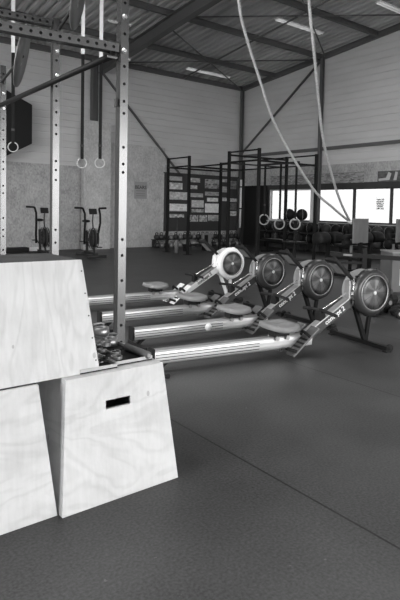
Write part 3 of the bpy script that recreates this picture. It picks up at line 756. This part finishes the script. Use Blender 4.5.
# pole in a weighted foot, low bench
o = thing('floor_pole', 'slim pole standing in a grey cylindrical foot before the kettlebells', 'pole', (9.70, 13.75, 0))
mb = MB(); mb.lathe([(.0, 0), (.06, 0), (.06, .38), (.05, .42), (0, .42)], (0, 0, 0), (0, 0, 1), 16); mb.build('foot', mat('foot_grey', .16, .5), o)
mb = MB(); mb.cyl((0, 0, .41), (.05, .03, 1.05), .016, 8); mb.build('pole', STEEL2, o)
o = thing('low_bench', 'low black padded bench on the floor beyond the rig', 'bench', (10.85, 14.3, 0), radians(-8))
mb = MB(); mb.box((-.42, -.14, .17), (.42, .14, .23)); mb.build('pad', LEATH, o, .015)
for x in (-.36, .36):
    mb = MB(); mb.box((x-.025, -.13, 0), (x+.025, .13, .17)); mb.build('leg', BLACK, o)
# small things at the foot of the left board
o = thing('low_platform', 'low black block on the floor against the strand board at left', 'block', (5.3, 15.9, 0)); mb = MB(); mb.box((-.5, -.15, 0), (.45, .2, .14)); mb.build('body', BLACK, o, .01); mb = MB(); mb.box((-.5, -.15, .14), (.45, .2, .15)); mb.build('top_mat', RUB, o)
o = thing('paper_box', 'small white carton on the floor against the strand board', 'carton', (6.0, 16.2, 0), .3); mb = MB(); mb.box((-.2, -.1, 0), (.2, .1, .13)); mb.build('carton_body', WHITEP, o); mb = MB(); mb.box((-.2, -.012, .13), (.2, .012, .133)); mb.build('tape', SEATG, o)

# ---------------------------------------------------------------- air bikes
def air_bike(label):
    t = thing('air_bike', label, 'exercise bike', (0, 0, 0), 0, 'air bikes by the strand board')
    fz = .52
    mb = MB(); mb.lathe([(0, -.05), (.24, -.05), (.255, -.03), (.255, .03), (.24, .05), (0, .05)], (.18, 0, fz), (0, 1, 0), 28); mb.build('fan', BLACK, t)
    mb = MB()
    for s in (-1, 1):
        for r in (.1, .17, .24, .275): mb.tube([(.18+r*cos(2*pi*k/28), s*.075, fz+r*sin(2*pi*k/28)) for k in range(28)], .007, 6, closed=True)
        for k in range(10):
            a = 2*pi*k/10; mb.cyl((.18+.05*cos(a), s*.075, fz+.05*sin(a)), (.18+.27*cos(a), s*.075, fz+.27*sin(a)), .006, 6)
    mb.tube([(.18+.29*cos(a), 0, fz+.29*sin(a)) for a in [2*pi*k/28 for k in range(28)]], .016, 6, closed=True)
    mb.build('fan_cage', STEEL2, t)
    mb = MB(); mb.beam((-.55, 0, .1), (.5, 0, .1), .07, .06); mb.beam((-.35, 0, .1), (-.42, 0, .72), .06, .06); mb.beam((-.35, 0, .42), (.1, 0, .6), .05, .05); mb.beam((.3, 0, .1), (.18, 0, .52), .04, .06); mb.build('frame', STEEL, t)
    for x in (-.55, .5):
        mb = MB(); mb.cyl((x, -.27, .045), (x, .27, .045), .035, 12); mb.build('floor_bar', STEEL, t)
    mb = MB(); mb.cyl((-.42, 0, .7), (-.45, 0, .95), .02, 10); mb.build('seat_post', ALUD, t)
    mb = MB(); mb.ball((-.47, 0, .99), .14, (1, .85, .32)); mb.build('seat', LEATH, t)
    for s in (-1, 1):
        mb = MB(); mb.tube([(-.02, s*.19, .35), (.0, s*.2, .62), (.12, s*.22, .95), (.10, s*.22, 1.2), (-.03, s*.23, 1.34), (-.06, s*.26, 1.36)], .03, 10); a_ = mb.build('arm_lever', BLACKS, t)
        mb = MB(); mb.cyl((-.06, s*.25, 1.36), (-.08, s*.46, 1.37), .03, 10); mb.build('hand_grip', RUB, a_)
        mb = MB(); mb.beam((-.02, s*.12, .35), (-.02+s*.14, s*.14, .35-s*.08), .02, .03); mb.build('crank', STEEL, t)
        mb = MB(); mb.box((-.06+s*.14, s*.15-.0 if s > 0 else -.27, .335-s*.08), (.03+s*.14, .27 if s > 0 else -.15, .36-s*.08)); mb.build('pedal', BLACK, t)
    mb = MB(); mb.tube([(.16, 0, .8), (.1, 0, 1.0), (.14, 0, 1.2)], .02, 8); mb.build('monitor_stem', STEEL2, t)
    mb = MB(); mb.box((-.02, -.11, -.08), (.03, .11, .08), Matrix.Translation((.12, 0, 1.27)) @ Matrix.Rotation(radians(-25), 4, 'Y')); mb.build('monitor', BLACK, t, .01)
    return t
ab = air_bike('air bike with fan wheel in front of the boxed column')
ab.location = (6.80, 13.8, 0)
fw = (Rh*.5-Fh*.87); ab.rotation_euler.z = atan2(fw.y, fw.x)
b2 = dup(ab, (5.78, 14.75, 0), ab.rotation_euler.z, 'air bike mostly hidden behind the middle rack post')

# ---------------------------------------------------------------- rowing machines
HZ = .572
def rower(label, white=False, yawd=-12, badge=False, so_=0):
    t = thing('rowing_machine', label, 'rowing machine', (0, 0, 0), radians(yawd), 'rowing machines in a row')
    shell = WHITEP if white else GREYP; cover = WHITEP if white else RIMG; fr = WHITEP if white else BLACKS
    # flywheel housing, axle along y; the side at -y faces the room
    o_, d_ = (0, 0, HZ), (0, -1, 0)
    mb = MB(); mb.lathe([(.0, -.15), (.17, -.15), (.215, -.135), (.228, -.10), (.228, .03)], o_, d_, 48, cap=False); mb.build('flywheel_housing', shell, t)
    mb = MB(); mb.lathe([(.2, .02), (.236, .022), (.246, .035), (.246, .075), (.236, .1), (.215, .118), (.188, .124), (.18, .118), (.178, .1)], o_, d_, 56, cap=False)
    cv = mb.build('flywheel_cover', cover, t)
    mb = MB(); mb.tube([(.182*cos(2*pi*k/48), -.122, HZ+.182*sin(2*pi*k/48)) for k in range(48)], .0065, 8, closed=True); mb.build('trim_ring', ALUD, cv)
    mb = MB(); mb.lathe([(.178, .1), (.178, .11), (.12, .116), (.03, .12), (0, .12)], o_, d_, 56, cap=False); sc_ = mb.build('perforated_screen', SCREEN, t)
    mb = MB(); mb.lathe([(.02, .118), (.02, .128), (.014, .134), (0, .134)], o_, d_, 20); mb.build('hub_cap', WHITEP, sc_)
    mb = MB()
    for k in range(12):
        a = 2*pi*k/12; mb.cyl((.06*cos(a), -.1185, HZ+.06*sin(a)), (.17*cos(a), -.1125, HZ+.17*sin(a)), .002, 5)
    mb.build('spoke', STEEL, sc_)
    mb = MB()
    for k in range(6):
        a = 2*pi*k/6+.3; p = Vector((.243*cos(a), 0, HZ+.243*sin(a))); mb.cyl(p+Vector((0, -.03, 0)), p+Vector((0, -.08, 0)), .012, 8)
    mb.build('cover_clip', BLACK if not white else WHITEP, cv)
    # chain housing and pulley cage behind the wheel
    mb = MB(); mb.box((-.27, -.04, .50), (-.13, .04, .70)); mb.build('chain_housing', WHITEP if white else ALUD, t, .01)
    mb = MB(); [mb.cyl((x, -.062, .46), (x, -.062, .72), .009, 8) for x in (-.235, -.175)]; mb.box((-.26, -.075, .56), (-.15, -.05, .59)); mb.box((-.25, -.07, .66), (-.16, -.05, .685)); mb.build('pulley_cage', CHROME if not white else WHITEP, t)
    # front legs and floor bar with castors
    lm = WHITEP if white else BLACKS
    mb = MB(); mb.beam((0, -.0, .045), (-.17, -.0, .46), .04, .045, (1, 0, 0)); mb.build('front_leg', lm, t, .004)
    mb = MB(); mb.beam((.01, -.0, .045), (.07, -.0, .42), .035, .04, (1, 0, 0)); mb.build('front_leg', lm, t, .004)
    mb = MB(); mb.beam((0, -.33, .035), (0, .52, .035), .05, .045); fb = mb.build('floor_bar', BLACKS, t, .004)
    for y in (-.31, .50):
        mb = MB(); mb.lathe([(.0, -.015), (.034, -.015), (.038, 0), (.034, .015), (0, .015)], (.035, y, .04), (0, 1, 0), 18); mb.build('castor', RUB, fb)
        mb = MB(); mb.box((-.035, y-.028, 0), (.03, y+.028, .02)); mb.build('rubber_foot', RUB, fb)
    # slanting main frame with lettering
    A = Vector((-.78, 0, .165)); B = Vector((-.15, 0, .53)); D = (B-A).normalized(); N = Vector((-D.z, 0, D.x))
    mb = MB(); mb.beam(A, B, .075, .095, N); mf = mb.build('main_frame', WHITEP if white else mat('anthracite_frame', .06, .35, .3), t, .006)
    mb = MB(); mb.beam(A+N*.045, B+N*.045, .082, .012, N); mb.build('frame_top_strip', ALU if not white else ALUD, mf)
    o = text_mesh('concept 2', .07, 'lettering', mat('dark_lettering', .08, .5) if white else WTXT, .001); o.parent = mf
    orient(o, A+D*.38+Vector((0, -.0395, 0)), D, N)
    # foot stretchers hang below the frame towards the floor
    mb = MB(); mb.beam(Vector((-.79, 0, .16)), Vector((-1.02, 0, .07)), .06, .05, N); mb.build('frame_tail', BLACK, t, .004)
    for s in (-1, 1):
        p0 = Vector((-1.05, s*.105, .03)); p1 = Vector((-.75, s*.105, .275))
        d1 = (p1-p0).normalized(); n1 = Vector((-d1.z, 0, d1.x))
        mb = MB(); mb.beam(p0, p1, .125, .018, n1); fp = mb.build('foot_plate', mat('foot_plate_grey', .13, .4, .3) if not white else WHITEP, t, .005)
        mb = MB()
        for k in range(4): mb.beam(p0+d1*(.05+.05*k)+n1*.012, p0+d1*(.07+.05*k)+n1*.012, .1, .008, n1)
        mb.build('tread', RUB, fp)
        mb = MB(); mb.tube([p0+d1*.03+n1*.005+Vector((0, s*y_, 0)) if False else p0+d1*(.02+.03*abs(y_)/.06)+n1*(.07-.06*abs(y_)/.06)+Vector((0, y_, 0)) for y_ in (-.06, -.04, 0, .04, .06)], .014, 8); mb.build('heel_cup', BLACK, fp)
        mb = MB(); mb.tube([p0+d1*.25+n1*(.02+.055*sin(pi*k/8))+Vector((0, -.07+.14*k/8, 0)) for k in range(9)], .016, 6); mb.build('foot_strap', BLACK, fp)
    # handle parked in its catch
    mb = MB(); mb.cyl((-.62, -.25, .40), (-.60, 0, .415), .017, 10); mb.cyl((-.60, 0, .415), (-.62, .25, .40), .017, 10); mb.build('pull_handle', RUB, t)
    mb = MB(); mb.box((-.64, -.04, .31), (-.57, .04, .41)); mb.build('handle_catch', BLACK, t, .008)
    mb = MB(); mb.cyl((-.585, 0, .42), (-.25, 0, .58), .005, 6); mb.build('chain', CHROME, t)
    # monorail
    r0, r1 = -2.41, -.74
    mb = MB()
    prof = [(-.03, .082), (-.04, .084), (-.044, .095), (-.046, .12), (-.046, .16), (-.044, .185), (-.036, .2)]
    pr = [(y, z) for y, z in prof] + [(-y, z) for y, z in reversed(prof)]
    mb.prism([(r0, y, z) for y, z in pr], (r1-r0, 0, 0)); rl = mb.build('rail', ALU, t)
    mb = MB()
    for s in (-1, 1):
        for z in (.108, .135, .162): mb.box((r0+.005, s*.0455-.001, z-.0032), (r0+1.05, s*.0455+.001, z+.0032))
    mb.build('rail_groove_reflection', GROOVE_REFL, rl)  # reflection stripes of the rail drawn with its grooves as black strips
    mb = MB(); mb.box((r0-.03, -.05, .078), (r0, .05, .215)); mb.build('end_cap', BLACK, t, .008)
    mb = MB(); mb.beam((r0+.12, 0, .085), (r0+.05, 0, .03), .04, .03, (1, 0, 0)); rb = mb.build('rear_leg', BLACK, t)
    mb = MB(); mb.beam((r0+.05, -.2, .022), (r0+.05, .2, .022), .04, .035); mb.build('rear_foot', BLACK, t, .004)
    if badge:
        mb = MB(); mb.lathe([(.042, 0), (.042, .003), (0, .003)], (-1.55, -.0465, .135), (0, -1, 0), 20); mb.build('round_badge', WTXT, rl)
    # sliding seat
    mb = MB()
    sx = -1.10+so_; g = []
    for i in range(9):
        row = []
        for j in range(13):
            u = -1+2*i/8; v = -1+2*j/12
            x = sx+.14*u*(1-.12*v*v); y = .185*v*(1-.2*u*u)
            z = .318-.018*(1-((abs(v)-.5)*2)**2)*(1-u*u)+.012*u*u
            row.append(mb.bm.verts.new((x, y, z)))
        g.append(row)
    for i in range(8):
        for j in range(12): mb.face([g[i][j], g[i+1][j], g[i+1][j+1], g[i][j+1]], True)
    st = mb.build('seat', SEATG, t); so = st.modifiers.new('thick', 'SOLIDIFY'); so.thickness = .05; so.offset = -1
    mb = MB(); mb.box((sx-.09, -.055, .205), (sx+.09, .055, .262)); cr = mb.build('seat_carriage', BLACK, t, .006)
    for x in (-.06, .06):
        for y in (-.062, .062):
            mb = MB(); mb.cyl((sx+x, y-.006, .19), (sx+x, y+.006, .19), .022, 14); mb.build('roller', ALUD, cr)
    # monitor folded on its arm
    a0 = Vector((-.17, 0, .68)); a1 = Vector((-.46, 0, .94)); ad = (a1-a0).normalized(); an = Vector((-ad.z, 0, ad.x))
    mb = MB(); mb.beam(a0, a1, .035, .03, an); mb.build('monitor_arm', BLACK, t, .004)
    mb = MB(); mb.beam(a0+ad*.16+an*.035, a1+ad*.02+an*.035, .17, .04, an); mo = mb.build('monitor', BLACK, t, .01)
    mb = MB(); mb.beam(a0+ad*.2+an*.056, a1-ad*.03+an*.056, .12, .003, an); mb.build('display', mat('lcd_grey', .18, .2), mo)
    return t
spec = [((4.83, 3.42), -10.2, False, False, 'nearest rowing machine, right end, with the largest dark flywheel'),
        ((5.13, 4.38), -6.5, False, True, 'dark rowing machine second from the front'),
        ((5.23, 5.28), -6.0, False, False, 'dark rowing machine third from the front, beside the white one'),
        ((5.45, 6.37), -6.0, True, False, 'farthest rowing machine with a white flywheel housing')]
for (xy, yd, wh, bd, lb) in spec:
    r_ = rower(lb, wh, yd, bd, {3.42: -.01, 4.38: -.09, 5.28: -.1, 6.37: -.16}[xy[1]]); r_.location = (xy[0]-.005, xy[1]-.055, 0)

# ---------------------------------------------------------------- climbing ropes drawn aside
def rope(pts, label):
    P_ = []
    for px, py, dp in pts:
        d = Fw+Rt*((px-200)/537)+Up*((237-py)/537); P_.append(Vector((0, 0, 1.4))+d*(dp/d.dot(Fh)))
    px, py, _ = pts[0]; d = Fw+Rt*((px-200)/537)+Up*((237-py)/537)
    t_ = (EZ+SL*YB-1.42)/(d.z+SL*d.y); P_[0] = Vector((0, 0, 1.4))+d*t_      # where it is shackled to the roof
    sm = []
    for i in range(len(P_)-1):
        p0, p1, p2, p3 = P_[max(i-1, 0)], P_[i], P_[i+1], P_[min(i+2, len(P_)-1)]
        for k in range(6):
            u = k/6; sm.append(.5*((2*p1)+(p2-p0)*u+(2*p0-5*p1+4*p2-p3)*u*u+(3*p1-p0-3*p2+p3)*u**3))
    sm.append(P_[-1])
    t = thing('climbing_rope', label, 'rope', sm[-1], 0, 'climbing ropes drawn aside')
    c = sm[-1]; mb = MB(); mb.tube([p-c for p in sm], .026, 10); mb.build('rope', ROPE, t)
    mb = MB(); e = (sm[-1]-sm[-2]).normalized(); mb.cyl(-e*.12, e*.02, .036, 12); mb.build('end_whipping', WEB, t)
    mb = MB(); mb.cyl(sm[0]-c+Vector((0, 0, -.12)), sm[0]-c, .045, 12); mb.build('ceiling_shackle', STEEL, t)
rope([(214, -195, 0), (228, -80, 8.8), (238.5, 0, 9.1), (243.7, 28, 9.3), (260, 81, 9.8), (277.5, 130, 10.4), (312.5, 188, 11.3), (332, 207, 11.8), (350, 222, 12.4)], 'pale climbing rope sweeping in a long curve, left of the two')
rope([(303, -190, 0), (305, -85, 8.9), (309, 0, 9.2), (314, 52, 9.4), (322.5, 135, 10.4), (332, 175.5, 11.1), (341, 203, 11.7), (351, 223, 12.4)], 'pale climbing rope hanging steeper, right of the two')
c0 = Fh*12.55+Rh*(151/537*12.55); c0.z = 1.4-(223-213)*12.5/537
o = thing('rope_stand', 'dark upright stand the two climbing ropes are hooked to', 'stand', (c0.x, c0.y, 0))
mb = MB(); mb.beam((0, 0, .02), (0, 0, c0.z+.03), .06, .06, (1, 0, 0)); mb.build('upright', BLACKS, o)
mb = MB(); mb.box((-.16, -.16, 0), (.16, .16, .02)); mb.build('base', BLACKS, o)

# ---------------------------------------------------------------- glute-ham benches and stands on the right
def ghd(cx, cy, rz, label):
    t = thing('glute_ham_bench', label, 'exercise bench', (cx, cy, 0), rz, 'glute-ham benches by the windows')
    # local x along the machine: roller pads at x<0, foot plate at x>0
    for s in (-1, 1):
        prof = [(.0, 0), (.12, 0), (.15, .015), (.16, .06), (.16, .26), (.15, .305), (.12, .32), (0, .32)]
        mb = MB(); mb.lathe([(r, h) for r, h in prof], (-.42, s*.06, .80), (0, s, 0), 28)
        for v in mb.bm.verts:
            if v.co.z < .72: v.co.z = .72+(v.co.z-.72)*.2
        mb.build('hip_pad', LEATH, t)
    mb = MB(); mb.beam((-.42, 0, .04), (-.42, 0, .70), .07, .07, (1, 0, 0)); mb.beam((-.75, 0, .05), (.75, 0, .05), .07, .07); mb.beam((.42, 0, .05), (.42, 0, .78), .07, .07, (1, 0, 0)); mb.beam((-.42, 0, .42), (.42, 0, .42), .06, .06); mb.build('frame', BLACKS, t)
    for x in (-.72, .72):
        mb = MB(); mb.beam((x, -.35, .03), (x, .35, .03), .06, .06); mb.build('floor_bar', BLACKS, t)
    mb = MB(); mb.box((.40, -.25, .76), (.43, .25, 1.27)); pl_ = mb.build('foot_plate', PLYG, t, .008)
    mb = MB(); mb.box((.392, -.13, .80), (.40, .07, .83)); mb.build('sticker', WTXT, pl_)
    for z in (.86, .99):
        mb = MB(); mb.cyl((.2, -.26, z-.1), (.2, .26, z-.1), .055, 16); mb.build('ankle_roller', LEATH, t)
    mb = MB(); mb.beam((.2, 0, .4), (.2, 0, .9), .04, .04, (1, 0, 0)); mb.build('roller_post', ALUD, t)
    return t
ax_ = Rh*.6-Fh*.8; rg_ = atan2(ax_.y, ax_.x)
def ground(px, depth): return Fh*depth+Rh*((px-200)/537*depth)
p_ = ground(344, 11.4); ghd(p_.x, p_.y, rg_, 'glute-ham bench with big black hip pads and a whole grey plate, before the bright windows')
p_ = ground(386, 12.1); ghd(p_.x, p_.y, rg_, 'glute-ham bench cut by the right edge of the picture')

# low black barbell stand in front of them
o = thing('squat_stand', 'low black steel stand with a long horizontal bar at the right edge', 'stand', (7.25, 5.1, 0))
mb = MB(); mb.beam((-.42, .36, .735), (.65, -.57, .67), .06, .07); br = mb.build('top_bar', BLACKS, o, .004)
q0 = Vector((-.42, .36, .735)); q1 = Vector((.65, -.57, .67))
mid = q0.lerp(q1, .2); sd = (q1-q0).normalized(); nn = sd.cross(Zv).normalized()
mb = MB(); mb.beam(mid-sd*.08+nn*.034, mid+sd*.06+nn*.034, .004, .03); mb.build('maker_plate', SEATG, br)
for f in (.38, .95):
    p = q0.lerp(q1, f); mb = MB(); mb.beam((p.x, p.y, .02), (p.x, p.y, p.z+(.12 if f < .5 else -.03)), .07, .07, (sd.x, sd.y, 0)); mb.build('upright', BLACKS, o)
    mb = MB(); mb.beam(Vector((p.x, p.y, .025))-nn*.35, Vector((p.x, p.y, .025))+nn*.35, .07, .05); mb.build('floor_bar', BLACKS, o)
p = q0.lerp(q1, .38)
mb = MB(); mb.beam((p.x-.3, p.y+.26, .60), (p.x, p.y, .60), .04, .04); mb.build('strut', BLACKS, o)

# tall grey box near the right edge and its dumbbells
o = thing('grey_box', 'tall plain grey box at the right edge behind the front flywheel', 'box', (8.95, 5.4, 0), radians(-38))
mb = MB(); mb.box((-.38, -.32, 0), (.38, .32, .69)); mb.build('carcass', GBOX, o, .006)
mb = MB(); mb.box((-.39, -.33, .69), (.39, .33, .71)); mb.build('lid', mat('grey_lid', .24, .5), o)
mb = MB(); mb.box((-.24, -.328, .12), (-.21, -.32, .42)); mb.build('edge_strip', WTXT, o)
def dumbbell(label):
    t = thing('dumbbell', label, 'dumbbell', (0, 0, 0), 0, 'black dumbbells on the floor at the right edge')
    for s in (-1, 1):
        mb = MB(); mb.lathe([(0, 0), (.055, 0), (.07, .012), (.07, .07), (.055, .085), (0, .085)], (s*.06, 0, .062), (s, 0, 0), 6, smooth=False); hd = mb.build('head', RUB, t, .004)
        mb = MB(); mb.cyl((s*.144, 0, .062), (s*.147, 0, .062), .03, 14); mb.build('end_disc', ALUD, hd)
    mb = MB(); mb.cyl((-.062, 0, .062), (.062, 0, .062), .015, 12); mb.build('grip', CHROME, t)
    return t
db = dumbbell('black dumbbell lying on the floor nearest the front flywheel')
dl = [(6.35, 4.26, 0, .3), (6.52, 4.05, 0, .9), (6.62, 4.42, 0, 2.2), (6.80, 4.22, 0, .5), (6.42, 4.22, .135, 1.4), (6.66, 4.30, .135, 2.7), (7.05, 4.5, 0, .2), (6.95, 4.05, 0, 1.0)]
lbs = ['', 'black dumbbell in front of the heap at the right edge', 'black dumbbell behind the heap', 'black dumbbell at the right of the heap', 'black dumbbell on top of the heap, left one', 'black dumbbell on top of the heap, right one', 'black dumbbell farthest back near the grey box', 'black dumbbell farthest right near the picture edge']
for k, (x, y, z, a) in enumerate(dl):
    if k == 0: db.location = (x, y, z); db.rotation_euler.z = a
    else: dup(db, (x, y, z), a, lbs[k])
# kettlebells near by
for k, (x, y) in enumerate(((6.98, 4.78), (7.25, 4.62), (7.3, 4.95))):
    place_kb('d', (x, y, 0), .8*k, ('dark kettlebell on the floor left of the stand foot', 'dark kettlebell on the floor in front of the grey box', 'dark kettlebell tucked under the low stand')[k], 'dark kettlebells by the grey box')

# ball rack below the windows
RX = 14.25
t = thing('storage_rack', 'long low black storage rack under the windows', 'rack', (RX, 10.6, 0))
for z in (.30, .66):
    mb = MB(); mb.box((-.22, -4.0, z-.03), (.22, 4.0, z)); mb.build('shelf', STEEL, t)
for y in (-3.95, -2, 0, 2, 3.95):
    for x in (-.2, .2):
        mb = MB(); mb.box((x-.02, y-.02, 0), (x+.02, y+.02, .8)); mb.build('upright', STEEL, t)
def ball(m, r, label, group):
    t = thing('medicine_ball', label, 'ball', (0, 0, 0), 0, group)
    mb = MB(); mb.ball((0, 0, r), r, n=20, m=12); b = mb.build('cover', m, t)
    mb = MB(); mb.tube([(r*1.003*cos(2*pi*k/24), 0, r+r*1.003*sin(2*pi*k/24)) for k in range(24)], .004, 5, closed=True); mb.build('seam', GREYP, t)
    return t
BALLM = {'b': mat('black_ball', .012, .55), 'g': mat('dark_grey_ball', .04, .6)}
proto = {}
seq = 'bgbbgbbgbbgbgbbgbbgbb'
for row, z in ((0, .66), (1, .30)):
    for k in range(20):
        key = seq[(k+row*3) % 20]; y = 14.3-.39*k
        lb = '%s medicine ball on the %s shelf of the rack under the windows' % ({'b': 'black', 'g': 'dark grey'}[key], ('upper', 'lower')[row]); gp = lb.replace('ball on', 'balls on')
        if key not in proto: q = proto[key] = ball(BALLM[key], .165, lb, gp); q.location = (RX, y, z)
        else: q = dup(proto[key], (RX, y, z), .7*k, lb); q['group'] = gp
# dark balls high on a stand before the windows
BS = Fh*15.4+Rh*(95/537*15.4)
o = thing('ball_stand', 'dark narrow stand carrying two balls before the left window', 'stand', (BS.x, BS.y, 0))
mb = MB(); mb.box((-.3, -.3, 0), (.3, .3, .02)); mb.build('base', STEEL, o)
mb = MB(); mb.box((-.28, -.28, 1.1), (.28, .28, 1.13)); mb.build('shelf', STEEL, o)
mb = MB(); mb.beam((0, 0, .02), (0, 0, 1.1), .06, .06, (1, 0, 0)); mb.build('upright', STEEL, o)
mb = MB(); mb.box((-.26, -.26, .5), (.26, .26, .53)); mb.build('middle_shelf', STEEL, o)
q = dup(proto['b'], (BS.x-.13, BS.y+.12, 1.13), .2, 'black ball high on the narrow stand, left one'); q['group'] = 'balls high on the narrow stand'
q = dup(proto['b'], (BS.x+.13, BS.y-.12, 1.13), .9, 'black ball high on the narrow stand, right one'); q['group'] = 'balls high on the narrow stand'
# benches between rig and windows
def flat_bench(x, y, rz, label):
    t = thing('flat_bench', label, 'bench', (x, y, 0), rz, 'flat benches beyond the rig')
    mb = MB(); mb.box((-.6, -.15, .38), (.6, .15, .46)); mb.build('pad', LEATH, t, .02)
    mb = MB(); mb.beam((-.5, 0, .35), (.5, 0, .35), .06, .06); mb.beam((-.45, 0, .04), (-.45, 0, .35), .06, .06, (1, 0, 0)); mb.beam((.45, 0, .04), (.45, 0, .35), .06, .06, (1, 0, 0)); mb.build('frame', BLACKS, t)
    for s in (-.45, .45):
        mb = MB(); mb.beam((s, -.25, .025), (s, .25, .025), .05, .05); mb.build('foot_bar', BLACKS, t)
flat_bench(12.9, 12.6, radians(80), 'black flat bench near the corner beyond the rig')
flat_bench(12.9, 9.5, radians(85), 'black flat bench beyond the rig below the middle window')
# dark curtain panel by the corner
o = thing('dark_screen', 'tall black screen standing in the corner beside the notice board', 'screen', (XW-.2, 15.35, 0))
mb = MB(); mb.box((-.02, -.55, .02), (.02, .7, 2.35)); mb.build('panel', mat('black_cloth', .015, .8), o)
mb = MB(); mb.box((-.03, -.57, 0), (.03, .72, .02)); mb.build('foot', STEEL, o)

# ---------------------------------------------------------------- daylight
wd = bpy.data.worlds.new('daylight'); S.world = wd; wd.use_nodes = True
bg = wd.node_tree.nodes['Background']; bg.inputs[0].default_value = (1, 1, 1, 1); bg.inputs[1].default_value = 9.6
def area(name, loc, rot, sx, sy, power, portal=False, spread=pi):
    l = bpy.data.lights.new(name, 'AREA'); l.shape = 'RECTANGLE'; l.size = sx; l.size_y = sy; l.energy = power
    o = bpy.data.objects.new(name, l); C.objects.link(o); o.location = loc; o.rotation_euler = rot
    if portal: l.cycles.is_portal = True
    return o
area('open_front_daylight', ((FX0+FX1)/2, YS-.2, FT/2), (radians(90), 0, 0), FX1-FX0, FT, 10, True)
area('added_side_daylight', (XL-.05, (GL[0]+GL[1])/2, (GL[2]+GL[3])/2), (0, radians(-90), 0), GL[3]-GL[2], GL[1]-GL[0], 10, True)  # portal for the added opening in the left wall
for a_, b_ in RLS: area('added_rooflight_daylight', ((a_+b_)/2, sum(RLY)/2, rz_(sum(RLY)/2)+.14), (-math.atan(SL), 0, 0), b_-a_, RLY[1]-RLY[0], 10, True)  # portals for the added rooflights
area('window_daylight', (XW+.2, 5.4, 1.62), (0, radians(90), 0), 1.2, 18.8, 10, True)
sun = bpy.data.lights.new('low_sun', 'SUN'); sun.energy = 0.0; sun.angle = radians(8)
# ground outside, unseen, kept pale to bounce daylight up to the ceiling
mb = MB(); mb.box((XL-20, YS-25, -.4), (XW+40, YB+15, -.21)); struct(mb, 'ground', mat('pale_yard', .45, .9))

S.view_settings.view_transform = 'Standard'; S.view_settings.look = 'None'; S.view_settings.gamma = 1
S.view_settings.exposure = 0.0
S.cycles.max_bounces = 8; S.cycles.diffuse_bounces = 5; S.cycles.glossy_bounces = 3; S.cycles.transparent_max_bounces = 8
S.cycles.use_denoising = True
